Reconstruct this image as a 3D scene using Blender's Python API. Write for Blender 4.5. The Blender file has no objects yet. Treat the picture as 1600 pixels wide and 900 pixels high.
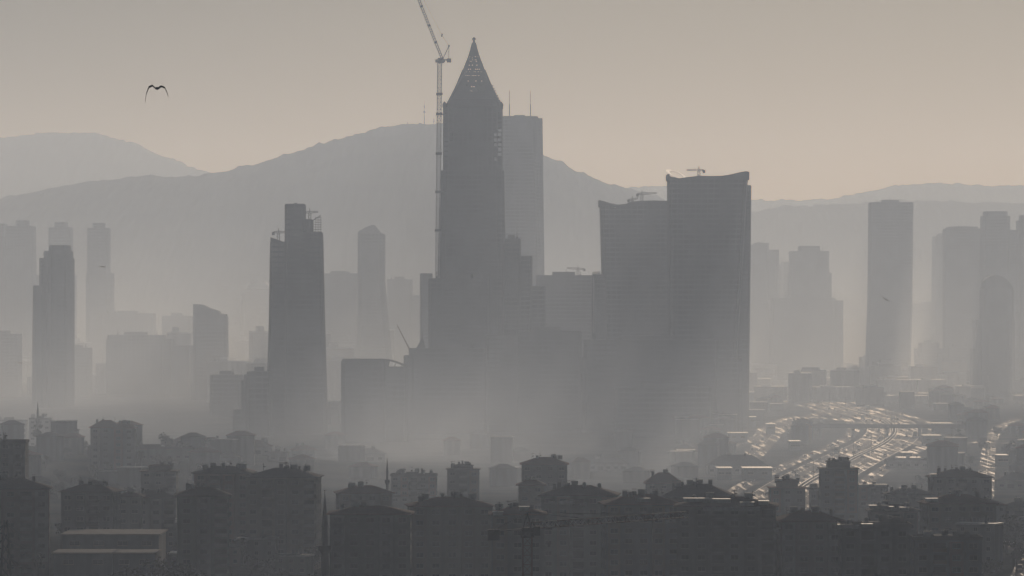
import bpy, math, random
from math import radians as R, sin, cos, pi, tan
from mathutils import Vector, noise

# ------------------------------------------------------------------ camera, sky, sun, exposure
S = bpy.context.scene
COL = S.collection
F = 8533.0            # focal length in photo pixels (1600 wide)
HY = 480.0            # row of the horizon in the photo
CZ = 90.0             # eye height above the valley floor

cam_d = bpy.data.cameras.new('camera'); cam = bpy.data.objects.new('camera', cam_d); COL.objects.link(cam)
cam_d.sensor_width = 36.0; cam_d.lens = F / 1600 * 36.0
cam_d.shift_y = (HY - 450) / 1600.0
cam_d.clip_start = 1.0; cam_d.clip_end = 60000
cam.location = (0, 0, CZ); cam.rotation_euler = (pi / 2, 0, 0)
S.camera = cam

SUN_AZ, SUN_EL = R(5.6), R(9.0)     # to the right of straight ahead, ahead of the camera
world = bpy.data.worlds.new("World"); S.world = world; world.use_nodes = True
wn = world.node_tree; wn.nodes.clear()
sky = wn.nodes.new('ShaderNodeTexSky'); sky.sky_type = 'NISHITA'; sky.sun_disc = False
sky.sun_elevation = SUN_EL; sky.sun_rotation = SUN_AZ
sky.altitude = 100; sky.air_density = 1.0; sky.dust_density = 0.8; sky.ozone_density = 4.0
bg = wn.nodes.new('ShaderNodeBackground'); bg.inputs['Strength'].default_value = 0.055
wo = wn.nodes.new('ShaderNodeOutputWorld')
wn.links.new(sky.outputs[0], bg.inputs['Color']); wn.links.new(bg.outputs[0], wo.inputs['Surface'])

sd = bpy.data.lights.new('sun', 'SUN'); sd.energy = 4.8; sd.angle = R(0.5); sd.color = (1.0, 0.862, 0.75)
sun = bpy.data.objects.new('sun', sd); COL.objects.link(sun)
sdir = Vector((sin(SUN_AZ) * cos(SUN_EL), cos(SUN_AZ) * cos(SUN_EL), sin(SUN_EL)))
sun.rotation_euler = sdir.to_track_quat('Z', 'Y').to_euler()

S.view_settings.view_transform = 'Standard'; S.view_settings.look = 'None'
S.view_settings.exposure = -2.66; S.view_settings.gamma = 1.0
S.view_settings.use_curve_mapping = False
S.cycles.volume_bounces = 1
S.cycles.max_bounces = 4; S.cycles.diffuse_bounces = 2; S.cycles.glossy_bounces = 1
S.cycles.transmission_bounces = 2
S.cycles.volume_max_steps = 64
S.cycles.sample_clamp_direct = 4.0; S.cycles.sample_clamp_indirect = 2.0
S.cycles.use_denoising = True

HAZE_DENSITY = 0.94e-4
HAZE_G = 0.80
HAZE_COL = (0.62, 0.765, 1.0)

random.seed(7)
rnd = random.uniform

# ------------------------------------------------------------------ materials
MATS = {}
def mat(name, col, rough=0.85, var=0.12, scale=0.3, spec=0.25, metal=0.0, col2=None, bump=0.0, streak=False):
    if name in MATS: return MATS[name]
    m = bpy.data.materials.new(name); m.use_nodes = True
    nt = m.node_tree; b = nt.nodes['Principled BSDF']
    tc = nt.nodes.new('ShaderNodeTexCoord'); n = nt.nodes.new('ShaderNodeTexNoise')
    mp = nt.nodes.new('ShaderNodeMapping')
    nt.links.new(tc.outputs['Object'], mp.inputs[0]); nt.links.new(mp.outputs[0], n.inputs['Vector'])
    if streak: mp.inputs['Scale'].default_value = (1, 1, 0.12)
    n.inputs['Scale'].default_value = scale; n.inputs['Detail'].default_value = 5
    r = nt.nodes.new('ShaderNodeValToRGB')
    c2 = col2 or tuple(c * (1 - 2.2 * var) for c in col)
    r.color_ramp.elements[0].position = 0.32; r.color_ramp.elements[1].position = 0.68
    r.color_ramp.elements[0].color = (*[max(0, c) for c in c2], 1)
    r.color_ramp.elements[1].color = (*[min(1, c * (1 + var)) for c in col], 1)
    nt.links.new(n.outputs['Fac'], r.inputs[0]); nt.links.new(r.outputs[0], b.inputs['Base Color'])
    rr = nt.nodes.new('ShaderNodeMapRange'); rr.inputs['To Min'].default_value = rough * 0.85
    rr.inputs['To Max'].default_value = min(1, rough * 1.15)
    nt.links.new(n.outputs['Fac'], rr.inputs['Value']); nt.links.new(rr.outputs[0], b.inputs['Roughness'])
    b.inputs['Specular IOR Level'].default_value = spec; b.inputs['Metallic'].default_value = metal
    if bump:
        bp = nt.nodes.new('ShaderNodeBump'); bp.inputs['Strength'].default_value = bump; bp.inputs['Distance'].default_value = 0.3
        nt.links.new(n.outputs['Fac'], bp.inputs['Height']); nt.links.new(bp.outputs[0], b.inputs['Normal'])
    MATS[name] = m; return m

WALLS = [mat('render_grey', (0.15, 0.16, 0.17), streak=True, var=.2), mat('render_cream', (0.21, 0.195, 0.16), streak=True, var=.18),
         mat('render_rose', (0.19, 0.145, 0.14), streak=True, var=.18), mat('render_green', (0.12, 0.16, 0.14), streak=True, var=.2),
         mat('render_white', (0.27, 0.275, 0.27), streak=True, var=.18), mat('render_blue', (0.12, 0.15, 0.185), streak=True, var=.18)]
M_BAY = [mat('bay_dark', (0.09, 0.10, 0.105), streak=True), mat('bay_tan', (0.18, 0.145, 0.115), streak=True),
         mat('bay_pale', (0.26, 0.26, 0.25), streak=True), mat('bay_red', (0.22, 0.12, 0.10), streak=True)]
M_ROOF = [mat('tile_brown', (0.12, 0.08, 0.065), rough=.95, scale=1.5, bump=.4, spec=.05), mat('tile_red', (0.20, 0.09, 0.06), rough=.95, scale=1.5, bump=.4, spec=.05),
          mat('tile_grey', (0.10, 0.10, 0.105), rough=.95, scale=1.5, bump=.4, spec=.05)]
M_FLAT = mat('roof_felt', (0.11, 0.11, 0.11), rough=.9, spec=.1)
M_FRAME = mat('window_frame', (0.26, 0.26, 0.26), rough=.6)
M_GLASS = mat('window_glass', (0.025, 0.03, 0.035), rough=.12, spec=.5, var=.3, scale=.15)
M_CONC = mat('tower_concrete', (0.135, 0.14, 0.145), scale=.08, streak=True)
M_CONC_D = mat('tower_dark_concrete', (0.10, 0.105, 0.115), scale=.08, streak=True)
M_CONC_W = mat('tower_pale_cladding', (0.42, 0.42, 0.41), scale=.08, streak=True)
M_TGLASS = mat('tower_glass', (0.09, 0.095, 0.105), rough=.3, spec=.35, scale=.045, var=.35)
M_METAL = mat('galvanised_sheet', (0.55, 0.55, 0.54), rough=.38, metal=.85, scale=.8)
M_STEEL = mat('dark_steel', (0.06, 0.06, 0.065), rough=.7, metal=.1)
M_CRANE_W = mat('crane_pale_paint', (0.48, 0.48, 0.46), rough=.5)
M_CRANE_R = mat('crane_red_paint', (0.10, 0.025, 0.022), rough=.5)
M_LEAF = [mat('leaf_dark', (0.035, 0.05, 0.025), rough=.9, scale=2, var=.3, spec=.1), mat('leaf_olive', (0.06, 0.07, 0.03), rough=.9, scale=2, var=.3, spec=.1)]
M_BARK = mat('bark', (0.08, 0.06, 0.045), rough=.95)
M_CAR = [mat('car_white', (0.7, 0.7, 0.7), rough=.3, spec=.5), mat('car_dark', (0.03, 0.03, 0.035), rough=.3, spec=.5),
         mat('car_silver', (0.45, 0.45, 0.46), rough=.3, metal=.5), mat('car_red', (0.3, 0.03, 0.02), rough=.3, spec=.5)]
M_TYRE = mat('tyre_rubber', (0.02, 0.02, 0.02), rough=.9)
M_BIRD = mat('bird_feather', (0.75, 0.74, 0.72), rough=.9)
M_HILL = mat('hill_scrub', (0.05, 0.058, 0.035), rough=1, scale=.008, var=.3, spec=0.0)
M_GROUND = mat('ground_soil', (0.085, 0.082, 0.06), rough=1, scale=.02, var=.35, spec=0.0, col2=(0.035, 0.042, 0.022))
M_ASPH = mat('asphalt', (0.055, 0.055, 0.055), rough=.63, scale=.035, var=.2, spec=.22, bump=.3)
def asphalt():
    nt = M_ASPH.node_tree; b = nt.nodes['Principled BSDF']; tc = nt.nodes.new('ShaderNodeTexCoord')
    n = nt.nodes.new('ShaderNodeTexNoise'); n.inputs['Scale'].default_value = 1.0; n.inputs['Detail'].default_value = 4; n.inputs['Roughness'].default_value = .65
    mp = nt.nodes.new('ShaderNodeMapping'); mp.inputs['Scale'].default_value = (.26, .007, .2); mp.inputs['Rotation'].default_value = (0, 0, R(7)); nt.links.new(tc.outputs['Object'], mp.inputs[0]); nt.links.new(mp.outputs[0], n.inputs['Vector'])
    mr = nt.nodes.new('ShaderNodeMapRange'); mr.interpolation_type = 'SMOOTHSTEP'
    mr.inputs['From Min'].default_value = .5; mr.inputs['From Max'].default_value = .62; mr.inputs['To Min'].default_value = .92; mr.inputs['To Max'].default_value = .5
    nt.links.new(n.outputs['Fac'], mr.inputs['Value']); nt.links.new(mr.outputs[0], b.inputs['Roughness'])
    b.inputs['Specular Tint'].default_value = (1.0, .80, .55, 1)
    m2 = nt.nodes.new('ShaderNodeMapRange'); m2.inputs['From Min'].default_value = .5; m2.inputs['From Max'].default_value = .62; m2.inputs['To Min'].default_value = .02; m2.inputs['To Max'].default_value = .24
    nt.links.new(n.outputs['Fac'], m2.inputs['Value']); nt.links.new(m2.outputs[0], b.inputs['Specular IOR Level'])
asphalt()
M_PAINT = mat('road_paint', (0.75, 0.75, 0.72), rough=.6)

# ------------------------------------------------------------------ mesh helpers
class MB:
    def __init__(s): s.v = []; s.f = []; s.m = []
    def quadbox(s, p, mi=0):   # 8 points bottom ring then top ring
        n = len(s.v); s.v += [tuple(q) for q in p]
        for f in ((3, 2, 1, 0), (4, 5, 6, 7), (0, 1, 5, 4), (1, 2, 6, 5), (2, 3, 7, 6), (3, 0, 4, 7)):
            s.f.append(tuple(n + i for i in f)); s.m.append(mi)
    def box(s, x0, x1, y0, y1, z0, z1, mi=0):
        s.quadbox([(x0, y0, z0), (x1, y0, z0), (x1, y1, z0), (x0, y1, z0), (x0, y0, z1), (x1, y0, z1), (x1, y1, z1), (x0, y1, z1)], mi)
    def bar(s, a, b, r, mi=0, r2=None):
        a = Vector(a); b = Vector(b); d = b - a
        if d.length < 1e-6: return
        d.normalize(); u = d.cross(Vector((0, 0, 1)))
        if u.length < 1e-3: u = Vector((1, 0, 0))
        u.normalize(); w = d.cross(u); r2 = r if r2 is None else r2
        s.quadbox([a + u * r + w * r, a + u * r - w * r, a - u * r - w * r, a - u * r + w * r,
                   b + u * r2 + w * r2, b + u * r2 - w * r2, b - u * r2 - w * r2, b - u * r2 + w * r2], mi)
    def ring(s, pts): n = len(s.v); s.v += [tuple(p) for p in pts]; return list(range(n, n + len(pts)))
    def skin(s, r0, r1, mi=0):
        k = len(r0)
        for i in range(k): s.f.append((r0[i], r0[(i + 1) % k], r1[(i + 1) % k], r1[i])); s.m.append(mi)
    def cap(s, r, mi=0): s.f.append(tuple(r)); s.m.append(mi)
    def lathe(s, prof, n=10, cx=0, cy=0, mi=0):
        prev = None
        for (r, z) in prof:
            cur = s.ring([(cx + r * cos(2 * pi * i / n), cy + r * sin(2 * pi * i / n), z) for i in range(n)])
            if prev: s.skin(prev, cur, mi)
            else: s.cap(cur[::-1], mi)
            prev = cur
        s.cap(prev, mi)
    def mesh(s, name, mats):
        me = bpy.data.meshes.new(name); me.from_pydata(s.v, [], s.f)
        ms = mats if isinstance(mats, (list, tuple)) else [mats]
        for m in ms: me.materials.append(m)
        if len(ms) > 1: me.polygons.foreach_set('material_index', s.m)
        me.update(); return me
    def build(s, name, mats, parent=None):
        return link(name, s.mesh(name, mats), parent)
def link(name, me, parent=None, loc=None, rz=None):
    o = bpy.data.objects.new(name, me); COL.objects.link(o)
    if parent: o.parent = parent
    if loc: o.location = loc
    if rz is not None: o.rotation_euler = (0, 0, rz)
    return o
def tag(o, label=None, cat=None, group=None, kind=None):
    if label: o['label'] = label
    if cat: o['category'] = cat
    if group: o['group'] = group
    if kind: o['kind'] = kind
    return o
def thing(name, label, cat, loc=(0, 0, 0), rz=0, group=None):
    o = bpy.data.objects.new(name, None); COL.objects.link(o); o.location = loc; o.rotation_euler = (0, 0, rz)
    o.empty_display_size = 1
    return tag(o, label, cat, group)

def PX(x, D): return (x - 800) / F * D
def PZ(y, D): return CZ - (y - HY) / F * D
def GD(y, z=0): return (CZ - z) * F / (y - HY)      # distance at which a point of height z shows on row y
def gz(X, Y):
    g = 0.0
    for (cx, cy, sx, sy, a) in ((-330, 2900, 110, 260, 19), (-160, 2950, 90, 200, 9), (-190, 1780, 110, 230, 13), (180, 1760, 70, 200, 11), (0, 1500, 260, 150, 4)):
        g += a * math.exp(-((X - cx) / sx) ** 2 - ((Y - cy) / sy) ** 2)
    return g

# ------------------------------------------------------------------ ground, hills
def ground():
    xs = [-8800, -5000, -3000, -1800, -1200, -900] + [-700 + 25 * i for i in range(57)] + [900, 1200, 1800, 3000, 5000, 8800]
    ys = [-380, 0, 400, 800, 1000] + [1200 + 30 * i for i in range(101)] + [4500, 5000, 6000, 8000, 12000, 15300]
    mb = MB()
    for y in ys:
        for x in xs:
            mb.v.append((x, y, gz(x, y) + (noise.noise(Vector((x * .012, y * .012, 0))) * .5 if 1000 < y < 4300 and abs(x) < 700 else 0) - 0.1))
    w = len(xs)
    for j in range(len(ys) - 1):
        for i in range(w - 1): mb.f.append((j * w + i, j * w + i + 1, (j + 1) * w + i + 1, (j + 1) * w + i)); mb.m.append(0)
    o = mb.build('ground', M_GROUND); tag(o, 'flat valley floor of soil and scrub under the hazy city', kind='structure')
    for p in o.data.polygons: p.use_smooth = True
ground()

def lerp_pts(pts, x):
    if x <= pts[0][0]: return pts[0][1]
    for (a, b) in zip(pts, pts[1:]):
        if x <= b[0]:
            t = (x - a[0]) / (b[0] - a[0]); t = t * t * (3 - 2 * t) * .5 + t * .5
            return a[1] + (b[1] - a[1]) * t
    return pts[-1][1]
def hill(name, label, D, pts, half, seed, nx=1000, ny=36, rough=4.5):
    x0, x1 = pts[0][0], pts[-1][0]; mb = MB()
    for j in range(ny + 1):
        t = -1 + 2 * j / ny
        for i in range(nx + 1):
            px = x0 + (x1 - x0) * i / nx
            X = PX(px, D); Y = D + t * half * (.85 + .3 * noise.noise(Vector((px * .004, seed, 0))))
            h = PZ(lerp_pts(pts, px), D)
            prof = max(0, 1 - abs(t) ** 1.7) ** 1.0
            gul = noise.fractal(Vector((X * .0012, Y * .0009, seed)), 1, 2, 5) * .03 * h * min(1, abs(t) * 3)
            n = noise.fractal(Vector((X * .012, Y * .006, seed)), .7, 2, 4) * rough
            n += noise.noise(Vector((X * .05, Y * .02, seed))) * 4.5 + noise.noise(Vector((X * .11, Y * .03, seed))) * 2.5
            mb.v.append((X, Y, max(-40, (h + 25) * prof - 25 + gul + n * prof)))
    w = nx + 1
    for j in range(ny):
        for i in range(nx): mb.f.append((j * w + i, j * w + i + 1, (j + 1) * w + i + 1, (j + 1) * w + i)); mb.m.append(0)
    o = mb.build(name, M_HILL); tag(o, label, kind='structure'); return o
hill('hill', 'long wooded hill whose summit rises behind the pointed tower', 9400,
     [(-500, 400), (-250, 345), (0, 313), (60, 300), (120, 288), (200, 280), (270, 277), (345, 271), (400, 258), (450, 241), (500, 226), (550, 213), (600, 202), (640, 195), (700, 193), (780, 202), (850, 243), (900, 268), (950, 289), (1000, 301), (1060, 318), (1150, 370), (1300, 450)], 2000, 3.1)
hill('hill', 'farthest pale hill at the left edge with a rounded top', 13200,
     [(-700, 330), (-400, 270), (-200, 230), (0, 217), (40, 212), (80, 208), (120, 207), (150, 209), (200, 223), (260, 245), (320, 267), (380, 290), (500, 340), (640, 420)], 1900, 8.7)
hill('hill', 'pale far ridge on the right under the brightest sky', 13000,
     [(700, 400), (900, 316), (980, 294), (1040, 291), (1090, 302), (1170, 314), (1240, 313), (1290, 313), (1340, 303), (1400, 291), (1460, 287), (1530, 288), (1600, 291), (1750, 310), (2000, 380)], 1900, 5.2)
hill('hill', 'nearer low ridge on the right behind the tower row', 10400,
     [(900, 470), (1080, 380), (1170, 330), (1230, 322), (1300, 318), (1400, 315), (1500, 316), (1600, 319), (1800, 335), (2100, 420)], 1500, 1.4)

# ------------------------------------------------------------------ roads
def cr(pts, n=12):
    out = []
    P = [Vector(p) for p in pts]; P = [P[0] * 2 - P[1]] + P + [P[-1] * 2 - P[-2]]
    for i in range(1, len(P) - 2):
        for k in range(n):
            t = k / n
            out.append(.5 * ((2 * P[i]) + (P[i + 1] - P[i - 1]) * t + (2 * P[i - 1] - 5 * P[i] + 4 * P[i + 1] - P[i + 2]) * t * t + (-P[i - 1] + 3 * P[i] - 3 * P[i + 1] + P[i + 2]) * t ** 3))
    out.append(P[-2]); return out
def offs(line, d):
    out = []
    for i, p in enumerate(line):
        a = line[max(0, i - 1)]; b = line[min(len(line) - 1, i + 1)]; t = (b - a).normalized()
        out.append(Vector((p.x + t.y * d, p.y - t.x * d)))
    return out
def ribbon(mb, line, d0, d1, z, mi=0, dash=None):
    a = offs(line, d0); b = offs(line, d1)
    for i in range(len(line) - 1):
        if dash and (i // dash) % 2: continue
        n = len(mb.v)
        for q in (a[i], b[i], b[i + 1], a[i + 1]): mb.v.append((q.x, q.y, z + gz(q.x, q.y)))
        mb.f.append((n, n + 1, n + 2, n + 3)); mb.m.append(mi)
def gpts(pp): return [(PX(x, GD(y)), GD(y)) for x, y in pp]
def zl(y): return y
HW = cr(gpts([(1205, 800), (1262, 755), (1330, 718), (1382, 692), (1397, 672), (1380, 656), (1335, 643), (1282, 629), (1230, 620)]), 30)
def strips(name, label, line, parts, z=0.35, lines=()):
    mb = MB()
    for (a, b) in parts: ribbon(mb, line, a, b, z)
    o = mb.build(name, M_ASPH); tag(o, label, kind='structure')
    if lines:
        m2 = MB()
        for (a, b, dash) in lines: ribbon(m2, line, a, b, z + .03, 0, dash)
        p = m2.build('lane_marking', M_PAINT, o)
    return o
strips('highway', 'broad highway of several carriageways glittering in the low sun', HW, [(-34, -25), (-20, -2.0), (2.0, 20), (25, 34)],
       lines=[(-19.4, -19.1, None), (-2.9, -2.6, None), (2.6, 2.9, None), (19.1, 19.4, None), (-14, -13.7, 1), (-8.3, -8.0, 1), (8.0, 8.3, 1), (13.7, 14, 1), (-29.6, -29.3, 1), (29.3, 29.6, 1)])
R2 = cr(gpts([(1150, 740), (1178, 710), (1198, 690), (1213, 674), (1240, 660), (1275, 648), (1310, 643)]), 14)
strips('road', 'curving slip road left of the highway', R2, [(-7, 7)], z=.28, lines=[(-.15, .15, 1)])
R3 = cr(gpts([(1405, 682), (1440, 696), (1475, 700), (1500, 694), (1535, 691), (1600, 694), (1680, 690)]), 14)
strips('road', 'side road leaving the highway to the right', R3, [(-6, 6)], z=.24, lines=[(-.15, .15, 1)])
R4 = cr(gpts([(1538, 780), (1541, 745), (1544, 715), (1547, 692), (1560, 670), (1590, 655)]), 14)
strips('road', 'straight avenue running away near the right edge', R4, [(-4.5, 4.5)], z=.20, lines=[(-.15, .15, 1)])
R5 = cr(gpts([(1120, 702), (1165, 692), (1188, 680), (1196, 668), (1240, 652), (1300, 655), (1345, 662)]), 14)
strips('road', 'narrow road winding between the slip road and the tower bases', R5, [(-4.5, 4.5)], z=.16, lines=[(-.12, .12, 1)])
R6 = cr(gpts([(1280, 700), (1330, 684), (1400, 676), (1470, 676), (1540, 680)]), 12)
R7 = cr([(-60, 1500), (-52, 1750), (-66, 2000), (-50, 2300), (-90, 2700), (-60, 3100)], 12)
R8 = cr([(118, 1480), (150, 1600), (168, 1720), (176, 1850), (190, 2000), (260, 2150)], 12)
strips('road', 'street with parked cars at the bottom right', R8, [(-9, 9)], z=.3)

# guard rails (each a thing)
for d, w in ((-1.2, 'left'), (1.2, 'right')):
    mb = MB(); ln = offs(HW, d)
    for a, b in zip(ln, ln[1:]): mb.bar((a.x, a.y, 1.0), (b.x, b.y, 1.0), .18)
    m2 = MB()
    for a in ln[::3]: m2.box(a.x - .1, a.x + .1, a.y - .1, a.y + .1, 0.2, 1.0)
    t = thing('guard_rail', 'steel guard rail along the %s edge of the highway median' % w, 'guard rail', group='highway guard rails')
    mb.build('rail', M_METAL, t); m2.build('post', M_METAL, t)['kind'] = 'stuff'

# overpass
t = thing('overpass', 'concrete overpass crossing the highway between the bright traffic', 'overpass', (PX(1385, 3790), 3790, 0), R(-6))
mb = MB(); mb.box(-62, 62, -6, 6, 6.2, 7.6); mb.build('deck', M_CONC, t)
mb = MB(); mb.box(-62, 62, -6.3, -5.9, 7.6, 8.7); mb.box(-62, 62, 5.9, 6.3, 7.6, 8.7); mb.build('parapet', M_CONC, t)
for px_ in (-46, -23, 0.3, 23, 46):
    mb = MB(); mb.lathe([(1.1, -.5), (1.1, 5.4), (2.2, 6.2)], 10, px_, 0); mb.build('pier', M_CONC, t)

# ------------------------------------------------------------------ vehicles
def car_mesh():
    mb = MB()
    prof = [(-2.2, .35, .80), (-2.15, .35, .95), (-1.3, .32, 1.0), (1.2, .32, 1.0), (2.1, .38, .92), (2.2, .42, .70)]
    prev = None
    for (y, zb, zt) in prof:
        r = mb.ring([(-.86, y, zb), (.86, y, zb), (.9, y, (zb + zt) / 2), (.8, y, zt), (-.8, y, zt), (-.9, y, (zb + zt) / 2)])
        if prev: mb.skin(prev, r)
        else: mb.cap(r)
        prev = r
    mb.cap(prev[::-1])
    mb.quadbox([(-.7, -1.2, 1.32), (.7, -1.2, 1.32), (.7, .5, 1.32), (-.7, .5, 1.32), (-.62, -1.05, 1.46), (.62, -1.05, 1.46), (.62, .35, 1.46), (-.62, .35, 1.46)])
    g = MB(); g.quadbox([(-.78, -1.75, .98), (.78, -1.75, .98), (.78, 1.15, .98), (-.78, 1.15, .98), (-.7, -1.2, 1.33), (.7, -1.2, 1.33), (.7, .5, 1.33), (-.7, .5, 1.33)])
    w = MB(); w.lathe([(.33, -.11), (.33, .11)], 10)
    return mb, g.mesh('windows', M_GLASS), w.mesh('wheel', M_TYRE)
cb, cg, cw = car_mesh()
CARM = [cb.mesh('car_body', m) for m in M_CAR]
def car(x, y, rz, k, label, group):
    t = thing('car', label, 'car', (x, y, gz(x, y) + .38), rz, group)
    link('body', CARM[k], t); link('windows', cg, t)
    for sx in (-.8, .8):
        for sy in (-1.35, 1.35):
            w = link('wheel', cw, t, (sx, sy, .33)); w.rotation_euler = (0, pi / 2, 0)
CN = ['white', 'black', 'silver', 'red']
def on_line(line, i, d):
    p = offs(line, d)[i]; a = line[max(0, i - 1)]; b = line[min(len(line) - 1, i + 1)]
    v = b - a; return p.x, p.y, math.atan2(-v.x, v.y)
used = set(); nc = 0
while nc < 130:
    i = int(rnd(8, len(HW) - 10)); l = random.choice((-29.5, -16.5, -11, -5.5, 5.5, 11, 16.5, 29.5, -5.5, 5.5))
    if any((i + q, l) in used for q in (-1, 0, 1)): continue
    used.add((i, l)); x, y, rz = on_line(HW, i, l + rnd(-.3, .3)); k = random.choice((0, 0, 1, 1, 2, 2, 3))
    car(x, y, rz, k, '%s car in the traffic on the broad highway, one of many alike' % CN[k], '%s cars on the highway' % CN[k]); nc += 1
for q in range(10):
    i = 5 + q * 6; x, y, rz = on_line(R2, i % len(R2), random.choice((-3.2, 3.2)))
    car(x, y, rz, q % 3, '%s car on the curving slip road left of the highway' % CN[q % 3], '%s cars on the slip road' % CN[q % 3])
for q in range(22):
    i = 12 + q * 2; i = min(i, len(R8) - 2); x, y, rz = on_line(R8, i, (-7, 7)[q % 2])
    car(x, y, rz, q % 3, '%s car parked along the street at the bottom right' % CN[q % 3], '%s cars parked at the bottom right' % CN[q % 3])
for q in range(8):
    i = 8 + q * 4; x, y, rz = on_line(R4, i, (-3, 3)[q % 2])
    car(x, y, rz, q % 3, '%s car on the straight avenue near the right edge' % CN[q % 3], '%s cars on the right avenue' % CN[q % 3])
# lorries and buses
def lorry(x, y, rz, label):
    t = thing('lorry', label, 'lorry', (x, y, gz(x, y) + .38), rz, 'lorries on the highway')
    mb = MB(); mb.box(-1.25, 1.25, -5.5, 2.2, 1.0, 3.7); mb.build('box_body', M_CRANE_W, t)
    mb = MB(); mb.quadbox([(-1.2, 2.5, .6), (1.2, 2.5, .6), (1.2, 4.6, .6), (-1.2, 4.6, .6), (-1.15, 2.5, 3.0), (1.15, 2.5, 3.0), (1.15, 4.1, 2.9), (-1.15, 4.1, 2.9)]); c = mb.build('cab', M_CAR[2], t)
    mb = MB(); mb.box(-1.0, 1.0, -5.3, 4.2, .75, .97); mb.build('chassis', M_STEEL, t)
    for sx in (-1.05, 1.05):
        for sy in (-4.3, -3.1, 3.4):
            w = link('wheel', cw, t, (sx, sy, .5)); w.rotation_euler = (0, pi / 2, 0); w.scale = (1.5, 1.5, 1.5)
for q, (i, l) in enumerate(((40, 16.5), (70, -16.5), (103, 16.5), (150, -16.5), (185, 16.5))):
    x, y, rz = on_line(HW, i, l); lorry(x, y, rz, ['white box lorry nearest on the highway before the grey blocks', 'white box lorry on the left carriageway before the overpass', 'white box lorry just short of the overpass', 'white box lorry just past the overpass', 'farthest white box lorry where the highway bends left'][q])
# street lamps
lm = MB(); lm.lathe([(.18, 0), (.1, 10)], 6); lm.bar((0, 0, 9.9), (2.2, 0, 10.5), .07); lm.bar((0, 0, 9.9), (-2.2, 0, 10.5), .07); lmp = lm.mesh('pole', M_STEEL)
lh = MB(); lh.box(-.5, .5, -.18, .18, -.1, .08); lhm = lh.mesh('lamp_head', M_METAL)
for k in range(0, 200, 14):
    x, y, rz = on_line(HW, k + 6, 0.0)
    t = thing('street_lamp', 'double armed street lamp standing in the highway median', 'street lamp', (x, y, .3), rz, 'street lamps in the highway median')
    link('pole', lmp, t); link('lamp_head', lhm, t, (2.5, 0, 10.55)); link('lamp_head', lhm, t, (-2.5, 0, 10.55))

# ------------------------------------------------------------------ apartment blocks
WIN = {}
def win_mesh(w, h):
    k = (round(w, 1), round(h, 1))
    if k not in WIN:
        m = MB(); w, h = k; f = .09
        m.box(-w / 2, w / 2, -.07, .05, 0, f, 0); m.box(-w / 2, w / 2, -.07, .05, h - f, h, 0)
        m.box(-w / 2, -w / 2 + f, -.07, .05, f, h - f, 0); m.box(w / 2 - f, w / 2, -.07, .05, f, h - f, 0)
        m.box(-.04, .04, -.06, .04, f, h - f, 0); m.box(-w / 2 + f, w / 2 - f, -.02, .04, f, h - f, 1)
        m.box(-w / 2 - .12, w / 2 + .12, -.16, .05, -.1, -.002, 0)
        WIN[k] = m.mesh('window', [M_FRAME, M_GLASS])
    return WIN[k]
BAL = {}
def bal_mesh(w, solid):
    k = (round(w, 1), solid)
    if k not in BAL:
        m = MB(); w = k[0]; d = 1.25
        m.box(-w / 2, w / 2, -d, 0.02, -.18, 0, 0)
        if solid:
            m.box(-w / 2, w / 2, -d, -d + .12, 0, 1.0, 1); m.box(-w / 2, -w / 2 + .12, -d + .12, 0, 0, 1.0, 1); m.box(w / 2 - .12, w / 2, -d + .12, 0, 0, 1.0, 1)
        else:
            m.box(-w / 2, w / 2, -d, -d + .06, .95, 1.03, 1)
            for i in range(int(w / .35) + 1): x = -w / 2 + .03 + i * .35; m.box(x, x + .05, -d, -d + .05, 0, .95, 1)
        m.box(-w / 2 + .2, w / 2 - .2, -.03, .03, .02, 2.2, 2)
        BAL[k] = m.mesh('balcony', [WALLS[4], M_BAY[random.randrange(3)] if solid else M_STEEL, M_GLASS])
    return BAL[k]
def rooftop_bits(t, roof, zr, xs, y0, y1, n, seed, ridge=None):
    r_ = random.Random(seed)
    for i in range(n):
        x = r_.uniform(*xs) * .75; y = r_.uniform(y0, y1) * .3; m = MB(); kind = r_.choice(('chimney', 'chimney', 'water_tank', 'antenna', 'solar_heater'))
        zb = zr - 1.2 - (abs(x) / max(1, xs[1])) * 1.0
        if kind == 'chimney': w = r_.uniform(.35, .8); m.box(-w, w, -.4, .4, 0, 2.0 + r_.uniform(.2, .9)); m.box(-w - .1, w + .1, -.5, .5, 2.0 + 1.0, 2.0 + 1.15); mt = M_CONC
        elif kind == 'water_tank': m.lathe([(.6, 0), (.6, 2.3), (.35, 2.55)], 10); mt = M_METAL
        elif kind == 'antenna': m.bar((0, 0, 0), (0, 0, 3.6), .06); m.bar((-.6, 0, 3.2), (.6, 0, 3.2), .04); m.lathe([(.15, 2.2), (.45, 2.4), (.5, 2.5)], 8, .3, 0); mt = M_STEEL
        else:
            m.quadbox([(-1, -.8, 1.2), (1, -.8, 1.2), (1, .8, 1.2), (-1, .8, 1.2), (-1, -.8, 2.4), (1, -.8, 2.4), (1, .8, 1.35), (-1, .8, 1.35)]); m.bar((-.8, 0, 0), (-.8, 0, 1.3), .05); m.bar((.8, 0, 0), (.8, 0, 1.3), .05); m.bar((-1.1, -.8, 2.65), (1.1, -.8, 2.65), .25); mt = M_METAL
        o = m.build(kind, mt, roof); o.location = (x, y, zb)
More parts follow.
